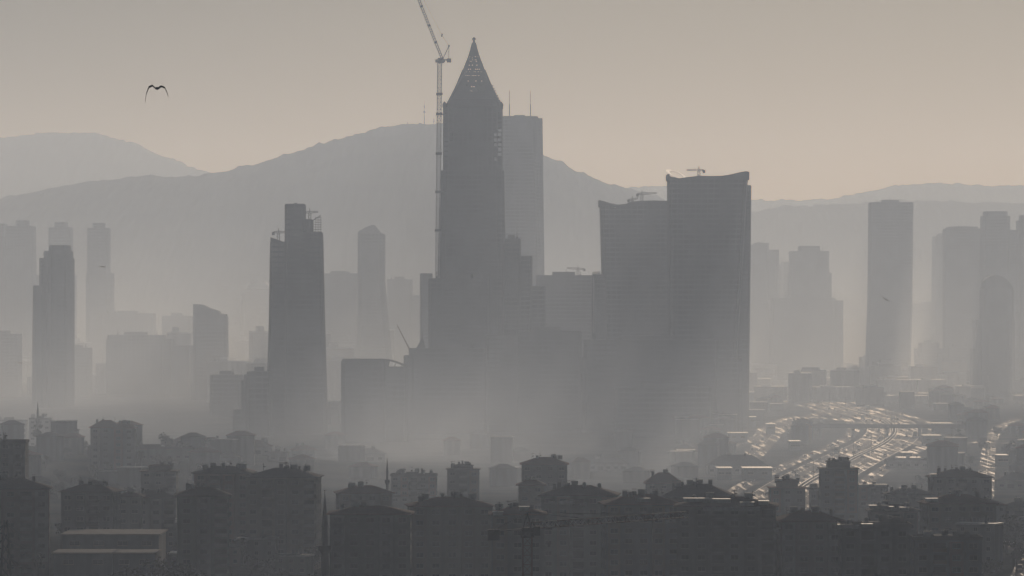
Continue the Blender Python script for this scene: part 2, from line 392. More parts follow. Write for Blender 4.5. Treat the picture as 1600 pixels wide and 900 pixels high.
def hip(mb, hw, hd, z, rh, ov=.9, ridge=.45):
    a, b = hw + ov, hd + ov; k = max(.4, a - b) if a > b else .4; k = max(k, a * ridge * .6); l = max(.3, b - a) if b > a else .3
    m = mb.ring([(-a, -b, z - .25), (a, -b, z - .25), (a, b, z - .25), (-a, b, z - .25)]); mb.cap(m[::-1])
    n = mb.ring([(-a, -b, z), (a, -b, z), (a, b, z), (-a, b, z)]); mb.skin(m, n)
    p = mb.ring([(-k, -l, z + rh), (k, -l, z + rh), (k, l, z + rh), (-k, l, z + rh)]); mb.skin(n, p); mb.cap(p)
def block(label, xl, xr, ye, yp, D, depth=16, rot=0, roof='hip', wall=None, windows=True, name='apartment_block', cat='apartment block', bits=4, balc=2, glints=(), roofm=None, group=None, sides=True):
    seed = int(xl * 7 + D); r_ = random.Random(seed)
    a = R(rot); ws = (xr - xl) / F * D
    W = max(6, (ws - depth * abs(sin(a))) / cos(a)); xc = PX((xl + xr) / 2, D); yc = D + depth / 2 * cos(a)
    xc = PX((xl + xr) / 2, yc); W *= yc / D
    g = gz(xc, yc) - .6; H = PZ(ye, yc) - g; rh = (ye - yp) / F * yc
    if H < 5: H = 5
    t = thing(name, label, cat, (xc, yc, g), a, group)
    w = WALLS[seed % 6] if wall is None else WALLS[wall]; bm = M_BAY[(seed // 3) % 4]
    hw, hd = W / 2, depth / 2
    nf = max(1, int((H - .8) / 3.0)); fh = (H - .8) / nf
    mb = MB(); mb.box(-hw, hw, -hd, hd, -3, H)
    for f in range(1, nf + 1): mb.box(-hw - .06, hw + .06, -hd - .06, hd + .06, .8 + f * fh - .22, .8 + f * fh - .02)   # floor bands
    # bays
    nb = max(2, int(W / 4.2)); bw = W / nb
    proj = [i for i in range(nb) if (i + seed) % 3 == 1]
    mb.build('wall', w, t)
    for i in proj:
        mbb = MB(); x = -hw + (i + .5) * bw; mbb.box(x - bw * .42, x + bw * .42, -hd - .8, -hd + .05, .8 + fh, H - .35); mbb.build('bay_front', bm, t)
    vis = max(0, PZ(912, D) - g - fh)
    if windows:
        for f in range(nf):
            z = .8 + f * fh
            if z + fh < vis: continue
            for i in range(nb):
                x = -hw + (i + .5) * bw
                yo = -hd - .8 if (i in proj and f >= 1) else -hd
                if i in proj or balc == 0 or (i % 3 != (seed + 2) % 3):
                    link('window', win_mesh(min(bw * .55, 2.2), 1.4), t, (x, yo, z + .95))
                else:
                    link('balcony', bal_mesh(bw * .8, (seed + i) % 2 == 0), t, (x, yo, z + .1))
            if sides:
                sgn = 1 if xc < 0 else -1
                if abs(rot) > 5: sgn = -1 if rot > 0 else 1
                ns = max(1, int(depth / 5.5)); sw = depth / ns
                for i in range(ns):
                    link('window', win_mesh(1.4, 1.4), t, (sgn * hw, -hd + (i + .5) * sw, z + .95), sgn * pi / 2)
    mb = MB(); rm = roofm or M_ROOF[seed % 3]
    if roof == 'hip': hip(mb, hw, hd, H + .25, rh, .9); zt = H + rh
    elif roof == 'crown':
        mb.box(-hw - .7, hw + .7, -hd - .7, hd + .7, H, H + .35); hip(mb, hw * .62, hd * .62, H + .35 + rh * .75, rh * .25, .3); mb.box(-hw * .6, hw * .6, -hd * .6, hd * .6, H + .35, H + rh * .75 + .1); zt = H + rh
    else:
        mb.box(-hw - .3, hw + .3, -hd - .3, hd + .3, H, H + .3)
        for (x0, x1, y0, y1) in ((-hw - .3, hw + .3, -hd - .3, -hd - .05), (-hw - .3, hw + .3, hd + .05, hd + .3), (-hw - .3, -hw - .05, -hd - .05, hd + .05), (hw + .05, hw + .3, -hd - .05, hd + .05)): mb.box(x0, x1, y0, y1, H + .3, H + .9)
        if rh > .8: mb.box(-hw * .35, hw * .2, -hd * .4, hd * .5, H + .3, H + rh)
        rm = M_FLAT; zt = H + max(rh, .9)
    ro = mb.build('roof', rm, t)
    rooftop_bits(t, ro, zt, (-hw, hw), -hd, hd, bits + (3 if D < 2600 else 1), seed)
    for (gx, gy, gw) in glints:      # sheet-metal covers added on roof and terraces to throw sun glints
        m = MB(); zz = PZ(gy, D) - g; xx = PX(gx, D) - xc; m.box(-gw / 2, gw / 2, -2.4, 2.4, 0, .12); m.box(-gw / 2 + .2, gw / 2 - .2, -2.2, 2.2, -.9, 0)
        o = m.build('glint_cover', M_METAL, t); o.location = (xx, -hd + 1.0, zz)
    return t

B = block
# near row, nearest blocks first
B('broad dark block with a low hipped roof cut by the left edge', -70, 80, 763, 748, 1650, 16, 4, bits=3)
B('tall dark slab behind the hipped block at the left edge', -60, 42, 691, 684, 1950, 14, 0, 'flat', bits=4)
B('dark hipped block standing alone between the edge blocks and the small annex', 98, 187, 768, 757, 1750, 15, -6, bits=4)
B('small low annex between two hipped blocks on the left', 184, 222, 776, 770, 1880, 10, 0, 'hip', bits=1)
B('hipped block in front of the slim square block on the left', 206, 276, 777, 767, 1900, 14, 8, bits=3)
B('slim square block with a stepped cap standing clear on the left slope', 222, 277, 736, 726, 2250, 16, 0, 'crown', bits=2, wall=0)
B('dark green tinted block with a rounded roof before the long twin slab', 274, 360, 774, 762, 1640, 15, 5, bits=3, wall=3)
B('left half of the twin slab with a shallow hip and wide eaves', 305, 396, 739, 729, 1860, 17, -3, bits=5, wall=2)
B('right half of the twin slab ending in a square parapet, with aerials along its ridge', 386, 501, 745, 732, 1800, 17, -4, bits=9, wall=1)
B('gabled block with a fine peak behind the wide block right of the near minaret', 524, 614, 770, 759, 2000, 14, 6, bits=2)
B('wide block with a gently arched roof right of the near minaret', 517, 642, 802, 791, 1500, 18, 0, bits=2, wall=3)
B('wide pale block with many chimneys left of the near crane', 636, 770, 790, 777, 1600, 17, 5, bits=9, wall=1)
B('dark block directly behind the mast of the near crane', 768, 850, 803, 793, 1480, 16, 0, bits=3, glints=((778, 800, 3), (819, 792, 3)), wall=0)
B('dark block with a shallow hip behind the jib of the near crane', 845, 967, 773, 759, 1720, 18, -4, bits=4, wall=3, glints=((888, 783, 5), (866, 783, 2), (914, 786, 2.5)))
B('small block with a little gable left of the tall square block', 810, 850, 758, 750, 2050, 12, 0, 'hip', bits=1, wall=1)
B('tall square block with a chimney on its left corner and a bright right eave', 815, 886, 725, 715, 2300, 16, 0, 'hip', bits=5, wall=0)
B('dark hipped block under the far end of the near crane jib', 940, 1062, 787, 773, 1560, 18, 4, bits=5, wall=5, glints=((1002, 779, 4),))
B('pyramid roofed block alone in the mist at the centre', 1009, 1064, 755, 739, 2400, 16, 0, 'hip', bits=2, wall=0)
B('hipped block between the pyramid roof and the flat wide block', 1030, 1152, 777, 757, 1780, 18, -5, bits=6, wall=2)
B('widest dark block on the centre right with added metal glint covers on its roof', 1056, 1215, 790, 777, 1500, 18, -3, bits=6, wall=0, glints=((1090, 779, 7), (1122, 780, 8), (1145, 793, 16), (1170, 785, 4), (1196, 783, 3), (1216, 826, 2)))
B('square block with a castle-like cap left of the tall highway block', 1202, 1257, 762, 748, 2300, 14, 0, 'crown', bits=5, wall=0, glints=((1217, 748, 3),))
B('low wide block with a stair hood below the square capped blocks', 1213, 1314, 813, 799, 1500, 16, 3, bits=2, wall=2)
B('tall square block with a capped roof standing against the bright highway', 1281, 1339, 732, 719, 2300, 15, 0, 'crown', bits=5, wall=5)
B('tiny flat block wedged left of the tall highway block', 1265, 1286, 765, 760, 2420, 9, 0, 'flat', bits=1, glints=((1276, 764, 3),))
B('flat roofed block with a pale rim right of the tall highway block', 1340, 1386, 760, 757, 2450, 12, 0, 'flat', bits=1, wall=4, glints=((1350, 757, 5), (1376, 757, 6), (1370, 769, 3)))
B('lower dark block with added metal glint covers in front of the tall highway block', 1312, 1420, 822, 815, 1420, 16, 0, 'flat', bits=3, wall=0, glints=((1316, 820, 2.5), (1327, 820, 2), (1336, 821, 2), (1355, 819, 3)))
B('dark block with a row of added glint covers below the long stepped block', 1358, 1432, 798, 789, 1680, 14, 0, 'hip', bits=3, wall=2, glints=((1368, 790, 4), (1379, 790, 3.5), (1389, 792, 3), (1413, 793, 3), (1380, 829, 5), (1400, 829, 3), (1411, 829, 2.5)))
B('stepped low block left of the arched roof block on the right', 1384, 1456, 772, 763, 2200, 14, 0, 'hip', bits=3, wall=3, glints=((1411, 763, 3), (1425, 771, 4)))
B('long block with an arched roof line near the right edge', 1452, 1547, 745, 734, 2250, 18, 3, bits=6, wall=0, glints=((1457, 741, 3), (1492, 770, 4)))
B('broad block with wide eaves in front of the arched roof block', 1440, 1553, 786, 773, 1720, 18, 4, bits=3, wall=1, glints=((1453, 779, 4), (1466, 829, 7), (1480, 830, 5), (1489, 830, 3)))
B('nearest low block at the lower right with a flat dark roof', 1425, 1530, 842, 836, 1400, 16, 0, 'flat', bits=3, wall=5)
# second row, dimmer
G2 = 'dim apartment blocks behind the near row'
B('pale low gable lost in mist right of the centre square block', 920, 980, 757, 749, 3000, 14, 0, bits=2, wall=4)
B('faint broad hipped block left of the castle-capped block', 1105, 1197, 765, 749, 2950, 16, 0, bits=2, wall=4, glints=((1142, 757, 4),))
B('mid grey block with a bumpy parapet right of the far minaret', 611, 683, 743, 737, 2500, 15, 0, 'flat', bits=8, wall=0)
B('square mid grey block with a castle-like cap above the many chimneys', 699, 749, 733, 726, 2420, 15, 0, 'crown', bits=4, wall=0)
B('faint block with a slanting roof left of the far minaret', 556, 602, 744, 736, 3100, 14, 0, bits=1, wall=4)
B('peaked block on the crest of the left slope', 143, 190, 668, 657, 2750, 14, 0, bits=2, wall=0)
B('square block beside the peaked block on the crest of the left slope', 178, 211, 669, 661, 2700, 12, 0, bits=2, wall=0)
B('long low block with trees before it on the left slope', 178, 300, 701, 694, 2850, 14, 0, 'flat', bits=5, wall=3)
B('hipped block right of the long low block on the left slope', 258, 356, 697, 687, 3000, 14, 3, bits=3, wall=2)
B('cluster block with a rough roof line below the dark stepped skyscraper', 369, 424, 698, 688, 3000, 14, 0, bits=5, wall=0)
B('lower block right of the cluster block below the dark stepped skyscraper', 420, 450, 712, 706, 2900, 12, 0, 'flat', bits=2, wall=0)
B('small rounded block alone in the mist below the dark stepped skyscraper', 456, 492, 703, 696, 3100, 12, 0, bits=1, wall=0)
B('faint low block on the left crest beside the farthest minaret', 47, 80, 655, 650, 3350, 12, 0, 'flat', bits=4, wall=4)
B('faint low block at the left edge behind the crest', -10, 42, 658, 652, 3450, 12, 0, 'flat', bits=2, wall=4)
B('low block on the left crest with aerials under the farthest minaret', 84, 122, 672, 667, 3050, 12, 0, bits=3, wall=4)
B('pale flat block behind the stepped low block near the highway', 1385, 1450, 740, 737, 3050, 14, 0, 'flat', bits=2, wall=4)
B('dim hipped block cut by the right edge', 1556, 1640, 757, 746, 2700, 16, 0, bits=3, wall=3)
B('dim low block below the hipped block at the right edge', 1560, 1640, 792, 783, 2150, 14, 0, bits=3, wall=0)

# long sheds with pale roofs at the bottom left
def shed(label, xl, xr, y, D, depth, gable=2.0, name='market_hall', cat='hall', roofh=None, rot=0, h=6, roofm=None):
    W = (xr - xl) / F * D; X = PX((xl + xr) / 2, D); z = PZ(y, D); g = gz(X, D)
    t = thing(name, label, cat, (X, D, g - .5), R(rot)); H = z - g + .5
    mb = MB(); mb.box(-W / 2, W / 2, 0, depth, -2, H)
    for i in range(int(W / 5)): x = -W / 2 + 2.5 + i * 5; mb.box(x - .15, x + .15, -.15, .1, 0, H)
    mb.build('wall', WALLS[5], t)
    mb = MB(); n0 = [(-W / 2 - .6, -.8, H), (W / 2 + .6, -.8, H), (W / 2 + .6, depth + .8, H), (-W / 2 - .6, depth + .8, H)]
    if gable > 0.3:
        r0 = mb.ring(n0); r1 = mb.ring([(-W * .05, depth * .2, H + gable), (W * .25, depth * .2, H + gable), (W * .25, depth * .8, H + gable), (-W * .05, depth * .8, H + gable)]); mb.cap(r0[::-1]); mb.skin(r0, r1); mb.cap(r1)
    else: mb.box(-W / 2 - .6, W / 2 + .6, -.8, depth + .8, H, H + .35)
    mb.build('roof', roofm or M_METAL, t)
    k = max(2, int(W / 6)); ws = W / k
    for i in range(k):
        m = win_mesh(3.0, 1.4); link('window', m, t, (-W / 2 + (i + .5) * ws, -.15, max(1, H - 3.2)))
    return t
M_SHED = mat('shed_roof_sheet', (0.22, 0.22, 0.21), rough=.72, metal=.0, scale=.25, var=.15, spec=.5)
shed('long hall with a pale low pitched roof at the lower left', 98, 248, 836, 1660, 34, .0, roofm=M_SHED)
shed('long hall with a pale flat roof nearest at the lower left', 84, 176, 865, 1610, 22, 0, roofm=M_SHED)
shed('short hall with a pale flat roof right of the nearest long hall', 178, 242, 865, 1610, 20, 0, roofm=M_SHED)
# warehouses catching the sun round the highway
for (xa, xb, yy, hh, lab) in ((1164, 1181, 613, 8, 'bright flat roofed shed close to the right foot of the curved towers'), (1160, 1181, 652, 7, 'bright flat roofed shed below the first, by the foot of the curved towers'),
        (1199, 1211, 663, 7, 'small bright roof beside the winding slip road'), (1139, 1168, 677, 6, 'long thin shed roof left of the slip road'), (1162, 1206, 732, 6, 'long bright roof behind the castle-capped block'),
        (1122, 1143, 732, 6, 'dull long roof left of the bright long roof'), (1459, 1488, 662, 7, 'bright shed roof right of the highway bend'), (1444, 1470, 681, 6, 'thin bright roof right of the overpass'),
        (1411, 1425, 708, 6, 'small bright roof beside the nearer carriageway'), (1572, 1583, 593, 12, 'bright roof between the right towers'), (1586, 1600, 577, 12, 'bright roof at the right edge between the towers'),
        (1475, 1490, 541, 20, 'bright roof left of the rounded right tower'), (1512, 1521, 541, 20, 'small bright roof touching the rounded right tower'), (1560, 1575, 712, 6, 'small roof right of the straight avenue'),
        (1470, 1480, 712, 6, 'small roof between the side road and the avenue'), (1405, 1440, 716, 5, 'dull low roof between highway and side road'), (1235, 1250, 690, 6, 'dull low roof between slip road and highway')):
    D = GD(yy, hh); shed(lab, xa, xb, yy, D, 22, 0, 'warehouse', 'warehouse')
shed('bright roof on top of the pale low slab right of the centre', 1240, 1270, 467, 6762, 12, 0, 'warehouse', 'warehouse')

# ------------------------------------------------------------------ towers
def octo(x0, x1, y0, y1, c, z):
    c = min(c, (x1 - x0) * .3, (y1 - y0) * .3)
    return [(x0 + c, y0, z), (x1 - c, y0, z), (x1, y0 + c, z), (x1, y1 - c, z), (x1 - c, y1, z), (x0 + c, y1, z), (x0, y1 - c, z), (x0, y0 + c, z)]
def prof_at(P, z):
    if z >= P[0][0]: return P[0][1], P[0][2]
    for a, b in zip(P, P[1:]):
        if z >= b[0]:
            t = (a[0] - z) / (a[0] - b[0]); return a[1] + (b[1] - a[1]) * t, a[2] + (b[2] - a[2]) * t
    return P[-1][1], P[-1][2]
def tier(wb, gb, P, y0, y1, c, fh=3.7, fins=4.5, step_in=.14, roof=True, open_from=None):
    zt, zb = P[0][0], P[-1][0]; n = max(2, int((zt - zb) / fh)); f = (zt - zb) / n; prev = None
    for k in range(n):
        z = zb + k * f
        a0, a1 = prof_at(P, z); r0 = wb.ring(octo(a0, a1, y0, y1, c, z)); a0, a1 = prof_at(P, z + f * .32); r1 = wb.ring(octo(a0, a1, y0, y1, c, z + f * .32))
        wb.skin(r0, r1); wb.cap(r0[::-1]); wb.cap(r1)
        b0, b1 = a0 + step_in, a1 - step_in; q0 = gb.ring(octo(b0, b1, y0 + step_in, y1 - step_in, c, z + f * .32)); a0, a1 = prof_at(P, z + f)
        q1 = gb.ring(octo(a0 + step_in, a1 - step_in, y0 + step_in, y1 - step_in, c, z + f)); gb.skin(q0, q1)
    a0, a1 = P[0][1], P[0][2]
    r0 = wb.ring(octo(a0, a1, y0, y1, c, zt)); r1 = wb.ring(octo(a0, a1, y0, y1, c, zt + .5)); wb.cap(r0[::-1]); wb.skin(r0, r1); wb.cap(r1)
    if fins:
        for (pa, pb) in zip(P, P[1:]):
            k = max(1, int((pa[2] - pa[1]) / fins))
            for i in range(k + 1):
                t = .03 + .94 * i / k; xa = pa[1] + (pa[2] - pa[1]) * t; xb = pb[1] + (pb[2] - pb[1]) * t
                for y in (y0 - .12, y1 + .12): wb.bar((xb, y, pb[0]), (xa, y, pa[0]), .28)
            kd = max(1, int((y1 - y0) / fins))
            for i in range(kd + 1):
                y = y0 + (y1 - y0) * (.04 + .92 * i / kd)
                wb.bar((pb[1] - .12, y, pb[0]), (pa[1] - .12, y, pa[0]), .28); wb.bar((pb[2] + .12, y, pb[0]), (pa[2] + .12, y, pa[0]), .28)
def tower(label, tiers, D, depth, c=2, wm=None, gm=None, name='skyscraper', cat='skyscraper', fh=3.7, fins=4.5, bits=3, group=None, base=None):
    xc = PX(sum(q[0][1] + q[0][2] for q in tiers) / len(tiers) / 2, D + depth / 2); Y = D + depth / 2
    t = thing(name, label, cat, (xc, Y, 0), 0, group); wb, gb = MB(), MB()
    for k, pr in enumerate(tiers):
        P = [(PZ(y, Y), PX(a, Y) - xc, PX(b, Y) - xc) for (y, a, b) in pr]
        if P[-1][0] > 1 and not (len(pr[0]) > 3): P.append((-2, P[-1][1], P[-1][2]))
        s = depth / 2 * (1 - .07 * k); tier(wb, gb, P, -s, s, c, fh, fins)
        if bits and k == 0:
            r_ = random.Random(int(D + xc)); z = P[0][0] + .5; w = P[0][2] - P[0][1]
            rb = MB(); cx = (P[0][1] + P[0][2]) / 2; rb.box(cx - w * .22, cx + w * .18, -s * .4, s * .4, z - .1, z + 3)
            ro = rb.build('plant_room', M_CONC, t)
            for i in range(bits):
                m = MB(); x = cx + r_.uniform(-.4, .4) * w; hgt = r_.uniform(2, 5)
                m.bar((x, 0, z - .2), (x, 0, z + hgt + 1), .2); m.box(x - .7, x + .7, -.7, .7, z - .1, z + hgt * .4); m.build('mast', M_STEEL, t)
    wb.build('wall', wm or M_CONC, t); gb.build('glazing', gm or M_TGLASS, t)
    return t, xc, Y
def hcrane(label, px, ytop, ybase, D, xj0, xj1, col=None, tilt=0.0, group='tower cranes on the skyline'):
    """small hammerhead crane on a roof: slewing mast, jib from xj0 to xj1"""
    Y = D; zt, zb = PZ(ytop, Y), PZ(ybase, Y); t = thing('tower_crane', label, 'crane', (PX(px, Y), Y, zb), 0, group); H = zt - zb; m = MB(); w = .9
    for sx in (-w, w):
        for sy in (-w, w): m.bar((sx, sy, -2), (sx, sy, H), .18)
    k = max(2, int(H / 2))
    for i in range(k):
        z0 = H * i / k; z1 = H * (i + 1) / k; m.bar((-w, -w, z0), (w, -w, z1), .12); m.bar((w, w, z0), (-w, w, z1), .12)
    m.build('mast', col or M_STEEL, t)
    x0, x1 = PX(xj0, Y) - PX(px, Y), PX(xj1, Y) - PX(px, Y)
    for (nm, xe) in (('jib', x1 if abs(x1) > abs(x0) else x0), ('counter_jib', x0 if abs(x1) > abs(x0) else x1)):
        m = MB(); k = max(3, int(abs(xe) / 2)); ze = tilt * abs(xe) if nm == 'jib' else 0
        m.bar((0, -.7, H), (xe, -.7, H + ze), .2); m.bar((0, .7, H), (xe, .7, H + ze), .2); m.bar((0, 0, H + 1.4), (xe, 0, H + ze + .8), .2)
        for i in range(k): a = xe * i / k; b = xe * (i + .5) / k; m.bar((a, 0, H + ze * i / k), (b, 0, H + 1.2 + ze * i / k), .1); m.bar((b, 0, H + 1.2 + ze * i / k), (xe * (i + 1) / k, 0, H + ze * (i + 1) / k), .1)
        m.build(nm, col or M_STEEL, t)
        if nm == 'counter_jib': m = MB(); m.box(xe - 1, xe + 1, -1, 1, H - 1.6, H + .6); m.build('counterweight', M_CONC_D, t)
    m = MB(); m.bar((0, 0, H), (0, 0, H + 3.5), .25); m.build('cathead', col or M_STEEL, t)
    return t

# far left pale twins
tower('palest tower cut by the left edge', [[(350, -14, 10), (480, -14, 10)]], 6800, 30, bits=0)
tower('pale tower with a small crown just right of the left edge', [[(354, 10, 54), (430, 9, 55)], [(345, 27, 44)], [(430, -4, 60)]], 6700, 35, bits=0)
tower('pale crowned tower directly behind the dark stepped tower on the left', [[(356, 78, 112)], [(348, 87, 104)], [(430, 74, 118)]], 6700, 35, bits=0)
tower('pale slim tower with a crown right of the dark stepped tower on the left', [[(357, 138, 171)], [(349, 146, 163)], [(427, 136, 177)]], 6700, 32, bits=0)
# dark stepped tower at the left
tower('dark tower with stepped shoulders at the far left', [[(384, 80, 108), (394, 79, 109)], [(393, 71, 112)], [(404, 64, 114)], [(447, 54, 114), (545, 53, 112)]], 4900, 34, wm=M_CONC_D, c=3, bits=0)
tower('low dark block at the foot of the stepped tower on the left', [[(544, 84, 142)], [(540, 110, 128)]], 5500, 30, name='office_block', cat='office block', fh=3.3)
tower('low dark block at the left edge beside the stepped tower', [[(522, -20, 32)], [(518, 0, 14)]], 5500, 30, name='office_block', cat='office block', fh=3.3, bits=1)
tower('broad grey block with a bumpy top between the stepped tower and the slanted tower', [[(524, 170, 258)], [(530, 168, 272)], [(540, 180, 300)]], 5500, 36, name='office_block', cat='office block', fh=3.3, bits=5)
tower('faint wide block behind the broad grey block on the left', [[(490, 161, 242)], [(487, 168, 180)]], 6600, 36, name='office_block', cat='office block', fh=3.3, bits=2)
tower('faint block behind and right of the faint wide block on the left', [[(494, 255, 300)]], 6500, 36, name='office_block', cat='office block', fh=3.3, bits=2)
# slanted tower
t, xc, Y = tower('grey tower with a slanting roof and toothed right edge', [[(494, 303, 354), (560, 304, 355)], [(600, 300, 368)]], 5300, 34, bits=0)
m = MB(); z0 = PZ(494, Y) + .5
pts = [(303, 476), (318, 477), (330, 483), (343, 487), (345, 491), (354, 492), (354, 494)]
for a, b in zip(pts, pts[1:]):
    xa, xb = PX(a[0], Y) - xc, PX(b[0], Y) - xc
    if xb - xa > .2: m.quadbox([(xa, -14, z0), (xb, -14, z0), (xb, 14, z0), (xa, 14, z0), (xa, -14, PZ(a[1], Y) + .6), (xb, -14, PZ(b[1], Y) + .6), (xb, 14, PZ(b[1], Y) + .6), (xa, 14, PZ(a[1], Y) + .6)])
m.build('slanted_roof', M_CONC_D, t)
for i in range(14):
    m = MB(); z = PZ(498 + i * 4.6, Y); x = PX(354.5, Y) - xc; m.box(x, x + 1.6, -9, 9, z, z + .9); m.build('balcony', M_CONC, t)
tower('grey block right of the slanted tower fading into the mist', [[(586, 330, 378)]], 4500, 30, name='office_block', cat='office block', fh=3.3, bits=1)
# mall with a small dome
t, xc, Y = tower('faint flat block carrying a shallow pale dome left of the dark skyscraper', [[(452, 382, 470)], [(462, 376, 470)]], 7300, 40, bits=0, name='office_block', cat='office block', fh=3.5)
m = MB(); r_ = 18 / F * Y; m.lathe([(r_ * cos(q * pi / 16), PZ(452, Y) + .5 + r_ * .75 * sin(q * pi / 16)) for q in range(8)] , 20, PX(404, Y) - xc, 0); m.build('dome', M_METAL, t)

# dark skyscraper with stepped crown
t, xc, Y = tower('dark tapering skyscraper with a tall notched crown left of centre', [[(364, 447, 503), (500, 446, 506), (640, 446, 510)], [(320, 447, 476), (400, 447, 476)], [(344, 476, 488), (400, 476, 488)], [(379, 424, 450), (500, 422, 450), (600, 419, 450)]], 3900, 34, wm=M_CONC_D, bits=0, c=1.5)
m = MB(); za, zb_ = PZ(371, Y), PZ(380, Y); x0, x1 = PX(424, Y) - xc, PX(447, Y) - xc
m.quadbox([(x0, -15.3, zb_), (x1, -15.3, zb_), (x1, 15.3, zb_), (x0, 15.3, zb_), (x0, -15.3, za), (x1, -15.3, zb_ + .4), (x1, 15.3, zb_ + .4), (x0, 15.3, za)]); m.build('sloping_parapet', M_CONC_D, t)
m = MB()   # scaffold net on the right shoulder
for i in range(7):
    z = PZ(340, Y) - i * 1.7; x0, x1 = PX(493 - i * .6, Y) - xc, PX(502, Y) - xc
    m.bar((x0, -12, z), (x1, -12, z), .12); m.bar((x0, 12, z), (x1, 12, z), .12); m.bar((x1, -12, z), (x1, 12, z), .12)
for xx in (494, 498, 502): m.bar((PX(xx, Y) - xc, -12, PZ(364, Y)), (PX(xx, Y) - xc, -12, PZ(340, Y)), .12)
m.bar((PX(488, Y) - xc, -12, PZ(346, Y)), (PX(502, Y) - xc, -12, PZ(337, Y)), .3); m.build('scaffold', M_STEEL, t)
m = MB(); xx = PX(462, Y) - xc; m.box(xx - 1, xx + 1, -1, 1, PZ(320, Y), PZ(317, Y)); m.build('roof_hatch', M_STEEL, t)
hcrane('small dark crane on the left shoulder of the notched skyscraper', 435, 364, 378, Y, 427, 446)
hcrane('small dark crane reaching out right of the notched crown', 484, 333, 345, Y - 3, 476, 497, tilt=.08)
# its podium
t, xc, Y = tower('dark podium with a rounded left shoulder at the foot of the notched skyscraper', [[(581, 388, 424)], [(586, 383, 424)], [(595, 379, 424)], [(640, 366, 424)]], 3800, 34, name='office_block', cat='office block', bits=1)
tower('low block in the gap right of the notched skyscraper', [[(628, 514, 534)], [(634, 508, 538)]], 4200, 26, name='office_block', cat='office block', bits=0, fh=3.3)

# curved pale tower
t, xc, Y = tower('pale slim tower with a rounded head and flared foot between the two dark skyscrapers', [[(366, 560, 601), (440, 560, 601), (500, 560, 606), (560, 556, 612), (620, 554, 622)]], 6000, 34, bits=0, wm=M_CONC, c=5)
m = MB(); prev = None
for k in range(9):
    px_ = 560 + 41 * k / 8; yy = {0: 362, 1: 359, 2: 356, 3: 354, 4: 352, 5: 352, 6: 357, 7: 364, 8: 366}[k]; x = PX(px_, Y) - xc
    r = m.ring([(x, -15, PZ(366.5, Y)), (x, 15, PZ(366.5, Y)), (x, 15, PZ(yy, Y)), (x, -15, PZ(yy, Y))])
    if prev: m.skin(prev, r)
    else: m.cap(r)
    prev = r
m.cap(prev[::-1]); m.build('rounded_crown', M_CONC, t)
tower('pale wide block behind the notched skyscraper to its right', [[(428, 500, 560)], [(425, 520, 545)]], 6300, 36, name='office_block', cat='office block', bits=1)
tower('pale low block with a glinting roof right of the rounded tower', [[(437, 606, 644)], [(462, 600, 660)]], 6600, 36, name='office_block', cat='office block', bits=2)
tower('pale block touching the podium of the pointed tower', [[(428, 657, 675)]], 5200, 30, name='office_block', cat='office block', bits=0)

# block with curved canopy
t, xc, Y = tower('dark office block with a curved canopy on its roof at the left of the cluster', [[(564, 535, 606)], [(574, 536, 636)]], 3650, 36, name='office_block', cat='office block', bits=0, wm=M_CONC_D)
m = MB(); prev = None
for k in range(15):
    u = k / 14; px_ = 536 + 99 * u; yy = 561.5 + (0 if u < .6 else 11 * ((u - .6) / .4) ** 2); x = PX(px_, Y) - xc; z = PZ(yy, Y)
    r = m.ring([(x, -16, z - .5), (x, 16, z - .5), (x, 16, z + .4), (x, -16, z + .4)])
    if prev: m.skin(prev, r)
    else: m.cap(r)
    prev = r
m.cap(prev[::-1]); m.build('canopy', M_STEEL, t)
for px_ in (606, 616, 626, 634):
    m = MB(); x = PX(px_, Y) - xc; m.bar((x, -14, PZ(575, Y)), (x + 1.6, -14, PZ(562 + max(0, px_ - 600) * .25, Y)), .25); m.build('strut', M_STEEL, t)
# derrick boom
t = thing('luffing_crane', 'thin raised crane boom above the curved canopy', 'crane', (PX(645, 3900), 3900, PZ(600, 3900)), 0)
m = MB(); Hh = PZ(557, 3900) - PZ(600, 3900); m.bar((0, 0, -20), (0, 0, Hh), .8); m.build('mast', M_STEEL, t)
m = MB(); L = Vector((PX(620, 3900) - PX(645, 3900), 0, PZ(507, 3900) - PZ(600, 3900)))
m.bar((0, -.5, Hh), L + Vector((0, -.2, 0)), .22); m.bar((0, .5, Hh), L + Vector((0, .2, 0)), .22); m.bar((.5, 0, Hh + .4), L, .22)
for i in range(14):
    a = Vector((0, 0, Hh)).lerp(L, i / 14); b = Vector((0, 0, Hh)).lerp(L, (i + 1) / 14); m.bar(a + Vector((0, -.5, 0)), b + Vector((0, .5, 0)), .12)
m.build('boom', M_STEEL, t)
# little pointed building
t, xc, Y = tower('small dark building with a needle roof left of the pointed skyscraper', [[(556, 640, 668)]], 3950, 20, name='office_block', cat='office block', bits=0, wm=M_CONC_D)
m = MB(); a = m.ring([(PX(640, Y) - xc, -9, PZ(562, Y)), (PX(669, Y) - xc, -9, PZ(562, Y)), (PX(669, Y) - xc, 9, PZ(562, Y)), (PX(640, Y) - xc, 9, PZ(562, Y))]); x = PX(660, Y) - xc
b = m.ring([(x - .5, -.5, PZ(529, Y)), (x + .5, -.5, PZ(529, Y)), (x + .5, .5, PZ(529, Y)), (x - .5, .5, PZ(529, Y))]); m.cap(a[::-1]); m.skin(a, b); m.cap(b); m.bar((x, 0, PZ(530, Y)), (x, 0, PZ(517, Y)), .2); m.build('pointed_roof', M_CONC_D, t)

# ---- pointed skyscraper
D0, DEP = 4180, 42
t, xc, Y = tower('tallest dark skyscraper with a pointed spire under construction', [[(268, 689, 787), (433, 685, 790)]], D0, DEP, wm=M_CONC_D, bits=0, c=5)
wb, gb = MB(), MB()
X_ = lambda p: PX(p, Y) - xc
